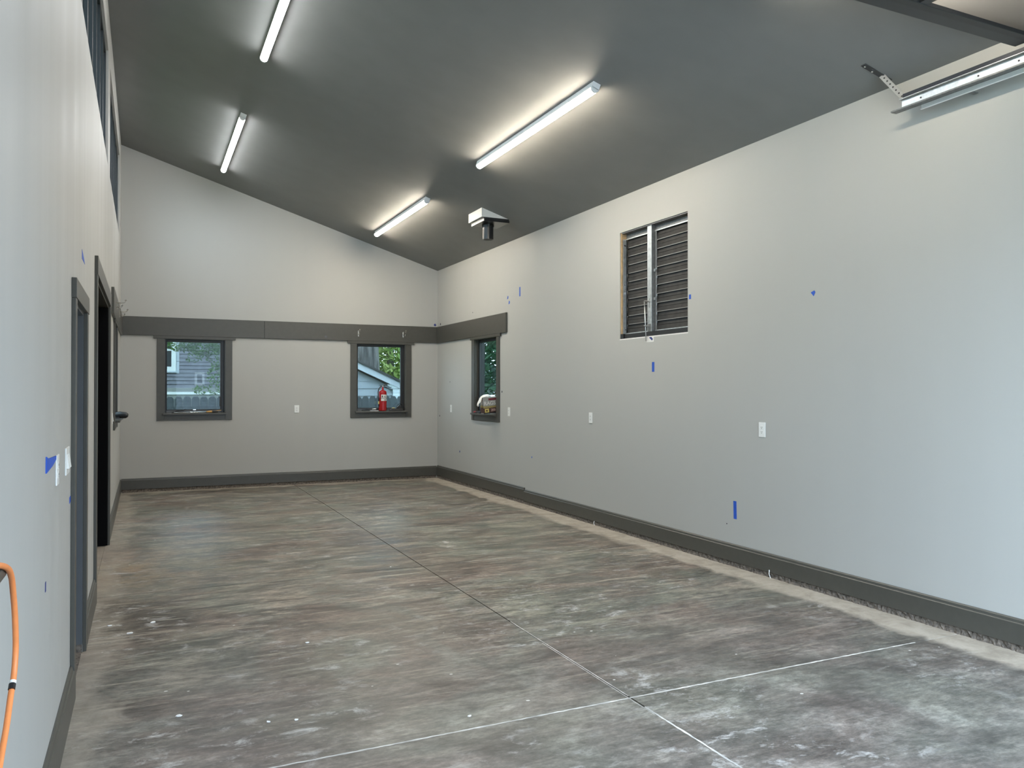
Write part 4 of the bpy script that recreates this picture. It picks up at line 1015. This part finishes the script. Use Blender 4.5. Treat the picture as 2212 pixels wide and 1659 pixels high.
# trees
def leaves(m, c, rad, n, size, rng, shell=.55):
    for _ in range(n):
        while True:
            p = Vector((rng.uniform(-1, 1), rng.uniform(-1, 1), rng.uniform(-1, 1)))
            if shell < p.length < 1: break
        p = Vector((c[0] + p.x*rad[0], c[1] + p.y*rad[1], c[2] + p.z*rad[2]))
        e = Euler((rng.uniform(-1, 1), rng.uniform(-1, 1), rng.uniform(0, 6.28))).to_matrix(); s = size*rng.uniform(.6, 1.3)
        q = [p + e @ Vector(v) for v in ((-s, 0, 0), (0, -s*.45, .1*s), (s, 0, 0), (0, s*.45, .1*s))]
        k = len(m.v); m.v += [tuple(v) for v in q]; m.f.append((k, k+1, k+2, k+3))
def tree(label, loc, trunk_r, trunk_h, blobs, mat, size, seed, branches=(), name='tree'):
    rng = random.Random(seed)
    t = thing(name, label, 'tree', loc)
    x, y, z = loc
    m = MB(); n = 14
    m.tube([(x + .08*math.sin(k*1.1)*trunk_r, y, z + trunk_h*k/8) for k in range(9)], [trunk_r*(1.25 if k == 0 else 1.05 - .045*k) for k in range(9)], 22); sm(m.build('trunk', 'bark', t), 70)
    for b in branches:
        m = MB(); m.tube(smooth_path(b[0], 4), b[1], 8); m.build('branch', 'bark', t, smooth=True)
    m = MB()
    for c, rad, cnt in blobs: leaves(m, c, rad, cnt, size, rng)
    tag(m.build('crown', mat, t), kind='stuff')
    return t
tree('huge dark trunk rising behind the shed roof', (5.32, 21.0, -.2), .47, 9.0, [((5.3, 21, 9.5), (4, 4, 2.2), 2500)], 'leaf_mid', .16, 1)
tree('bright light green tree beside the big trunk behind the shed', (9.0, 31, -.2), .22, 3.5,
     [((9.0, 31, 3.6), (2.6, 1.6, 2.6), 9000), ((7.8, 32.5, 5.2), (2.5, 1.5, 2.5), 5000), ((11.2, 33, 4.5), (2.6, 1.6, 3.4), 5000)], 'leaf_bright', .13, 2)
tree('tree with dark arching branch in front of the shingled house', (1.98, 19.5, -.2), .06, 1.9,
     [((.75, 19.6, 2.66), (.40, .4, .20), 330), ((1.2, 19.5, 2.62), (.48, .4, .28), 700), ((1.52, 19.5, 2.42), (.25, .4, .36), 300), ((1.5, 19.4, 1.93), (.24, .3, .26), 190), ((1.35, 19.4, 1.58), (.36, .3, .13), 150), ((1.05, 19.5, 2.35), (.2, .3, .16), 70), ((1.2, 19.5, 3.6), (1.6, 1.0, .7), 1500)], 'leaf_mid', .042, 3,
     branches=(([(1.95, 19.5, 1.3), (1.72, 19.45, 1.65), (1.55, 19.4, 1.95), (1.42, 19.38, 2.2), (1.26, 19.4, 2.45)], .011), ([(1.9, 19.5, 1.6), (1.7, 19.45, 2.05), (1.55, 19.5, 2.35)], .008)))
tree('dense dark green hedge tree outside the right hand window', (7.9, 16.9, -.2), .2, 2.6,
     [((8.0, 17.0, 2.0), (1.6, 3.2, 2.4), 17000), ((8.4, 16.5, 4.2), (1.8, 3.4, 1.8), 5000)], 'leaf_dark', .10, 4)
tree('leafy tree outside the far left window', (-5.5, 12.0, -.2), .2, 3.0, [((-5.5, 12, 3.6), (2.2, 3.2, 2.6), 4000)], 'leaf_mid', .14, 5)

# unseen broad tree crowns, added to cut the daylight on the back yard
for i, (x, y, z, rx, ry, rz_, n) in enumerate(((-1.5, 21.5, 9.5, 6, 6, 1.6, 1500), (9.5, 25.0, 10.0, 6, 5, 1.8, 450))):
    tree(('tall unseen tree added to shade the yard, left one', 'tall unseen tree added to shade the yard, right one')[i], (x - 3 if i == 0 else x + 3.5, y + 9, -.2), .35, 9.0, [((x, y, z), (rx, ry, rz_), n)], 'leaf_mid', .55, 20 + i)

# unseen low dark house, added to dim the daylight on the left wall
t = thing('added_blocker_house', 'low dark brown house added beside the driveway to block daylight', 'house', (9.5, -9.0, -.2))
m = MB(); m.box(7.6, 13.0, -17.0, -3.0, -.2, 3.0); m.build('wall_body', 'dark_siding', t)
m = MB(); m.hexa([(7.1, -17.5, 3.0), (13.5, -17.5, 3.0), (13.5, -2.5, 3.0), (7.1, -2.5, 3.0), (10.2, -17.5, 4.6), (10.4, -17.5, 4.6), (10.4, -2.5, 4.6), (10.2, -2.5, 4.6)]); m.build('roof', 'roof_dark', t)
for y in (-14.5, -10.5, -6.5):
    m = MB(); m.box(7.57, 7.60, y, y + 1.1, 1.0, 2.5); m.build('window', 'window_dark', t)

# house across the street, in front of the garage (it shows as a faint reflection in the back windows)
YA = -19.0
t = thing('street_house', 'grey sided house across the street, reflected in the left back window', 'house', (0, YA, -.2))
m = MB(); z = .5; bh = .16
while z < 5.2:
    m.hexa([(-9, YA, z), (11, YA, z), (11, YA + .03, z), (-9, YA + .03, z), (-9, YA, z + bh), (11, YA, z + bh), (11, YA + .008, z + bh), (-9, YA + .008, z + bh)]); z += bh
tag(m.build('lap_siding', 'street_siding', t), kind='stuff')
m = MB(); m.box(-9, 11, YA - 6, YA, -.2, 5.3); m.build('wall_body', 'street_siding', t)
m = MB(); m.hexa([(-9.6, YA - 6.5, 5.3), (11.6, YA - 6.5, 5.3), (11.6, YA + .6, 5.3), (-9.6, YA + .6, 5.3), (-9.6, YA - 3.2, 7.6), (11.6, YA - 3.2, 7.6), (11.6, YA - 2.8, 7.6), (-9.6, YA - 2.8, 7.6)]); m.build('roof', 'roof_dark', t)
for (x0, x1, z0, z1) in ((2.60, 2.86, 1.95, 2.42), (6.0, 7.0, 1.4, 2.9), (-2.0, -1.0, 1.4, 2.9), (-6.0, -5.0, 1.4, 2.9)):
    m = MB(); m.box(x0, x1, YA + .03, YA + .06, z0, z1); g = m.build('window', 'window_dark', t)
    for b in ((x0 - .12, x0, z0 - .12, z1 + .12), (x1, x1 + .12, z0 - .12, z1 + .12), (x0, x1, z1, z1 + .12), (x0, x1, z0 - .12, z0)):
        m = MB(); m.box(b[0], b[1], YA + .03, YA + .08, b[2], b[3]); m.build('window_trim', 'white_paint', g)
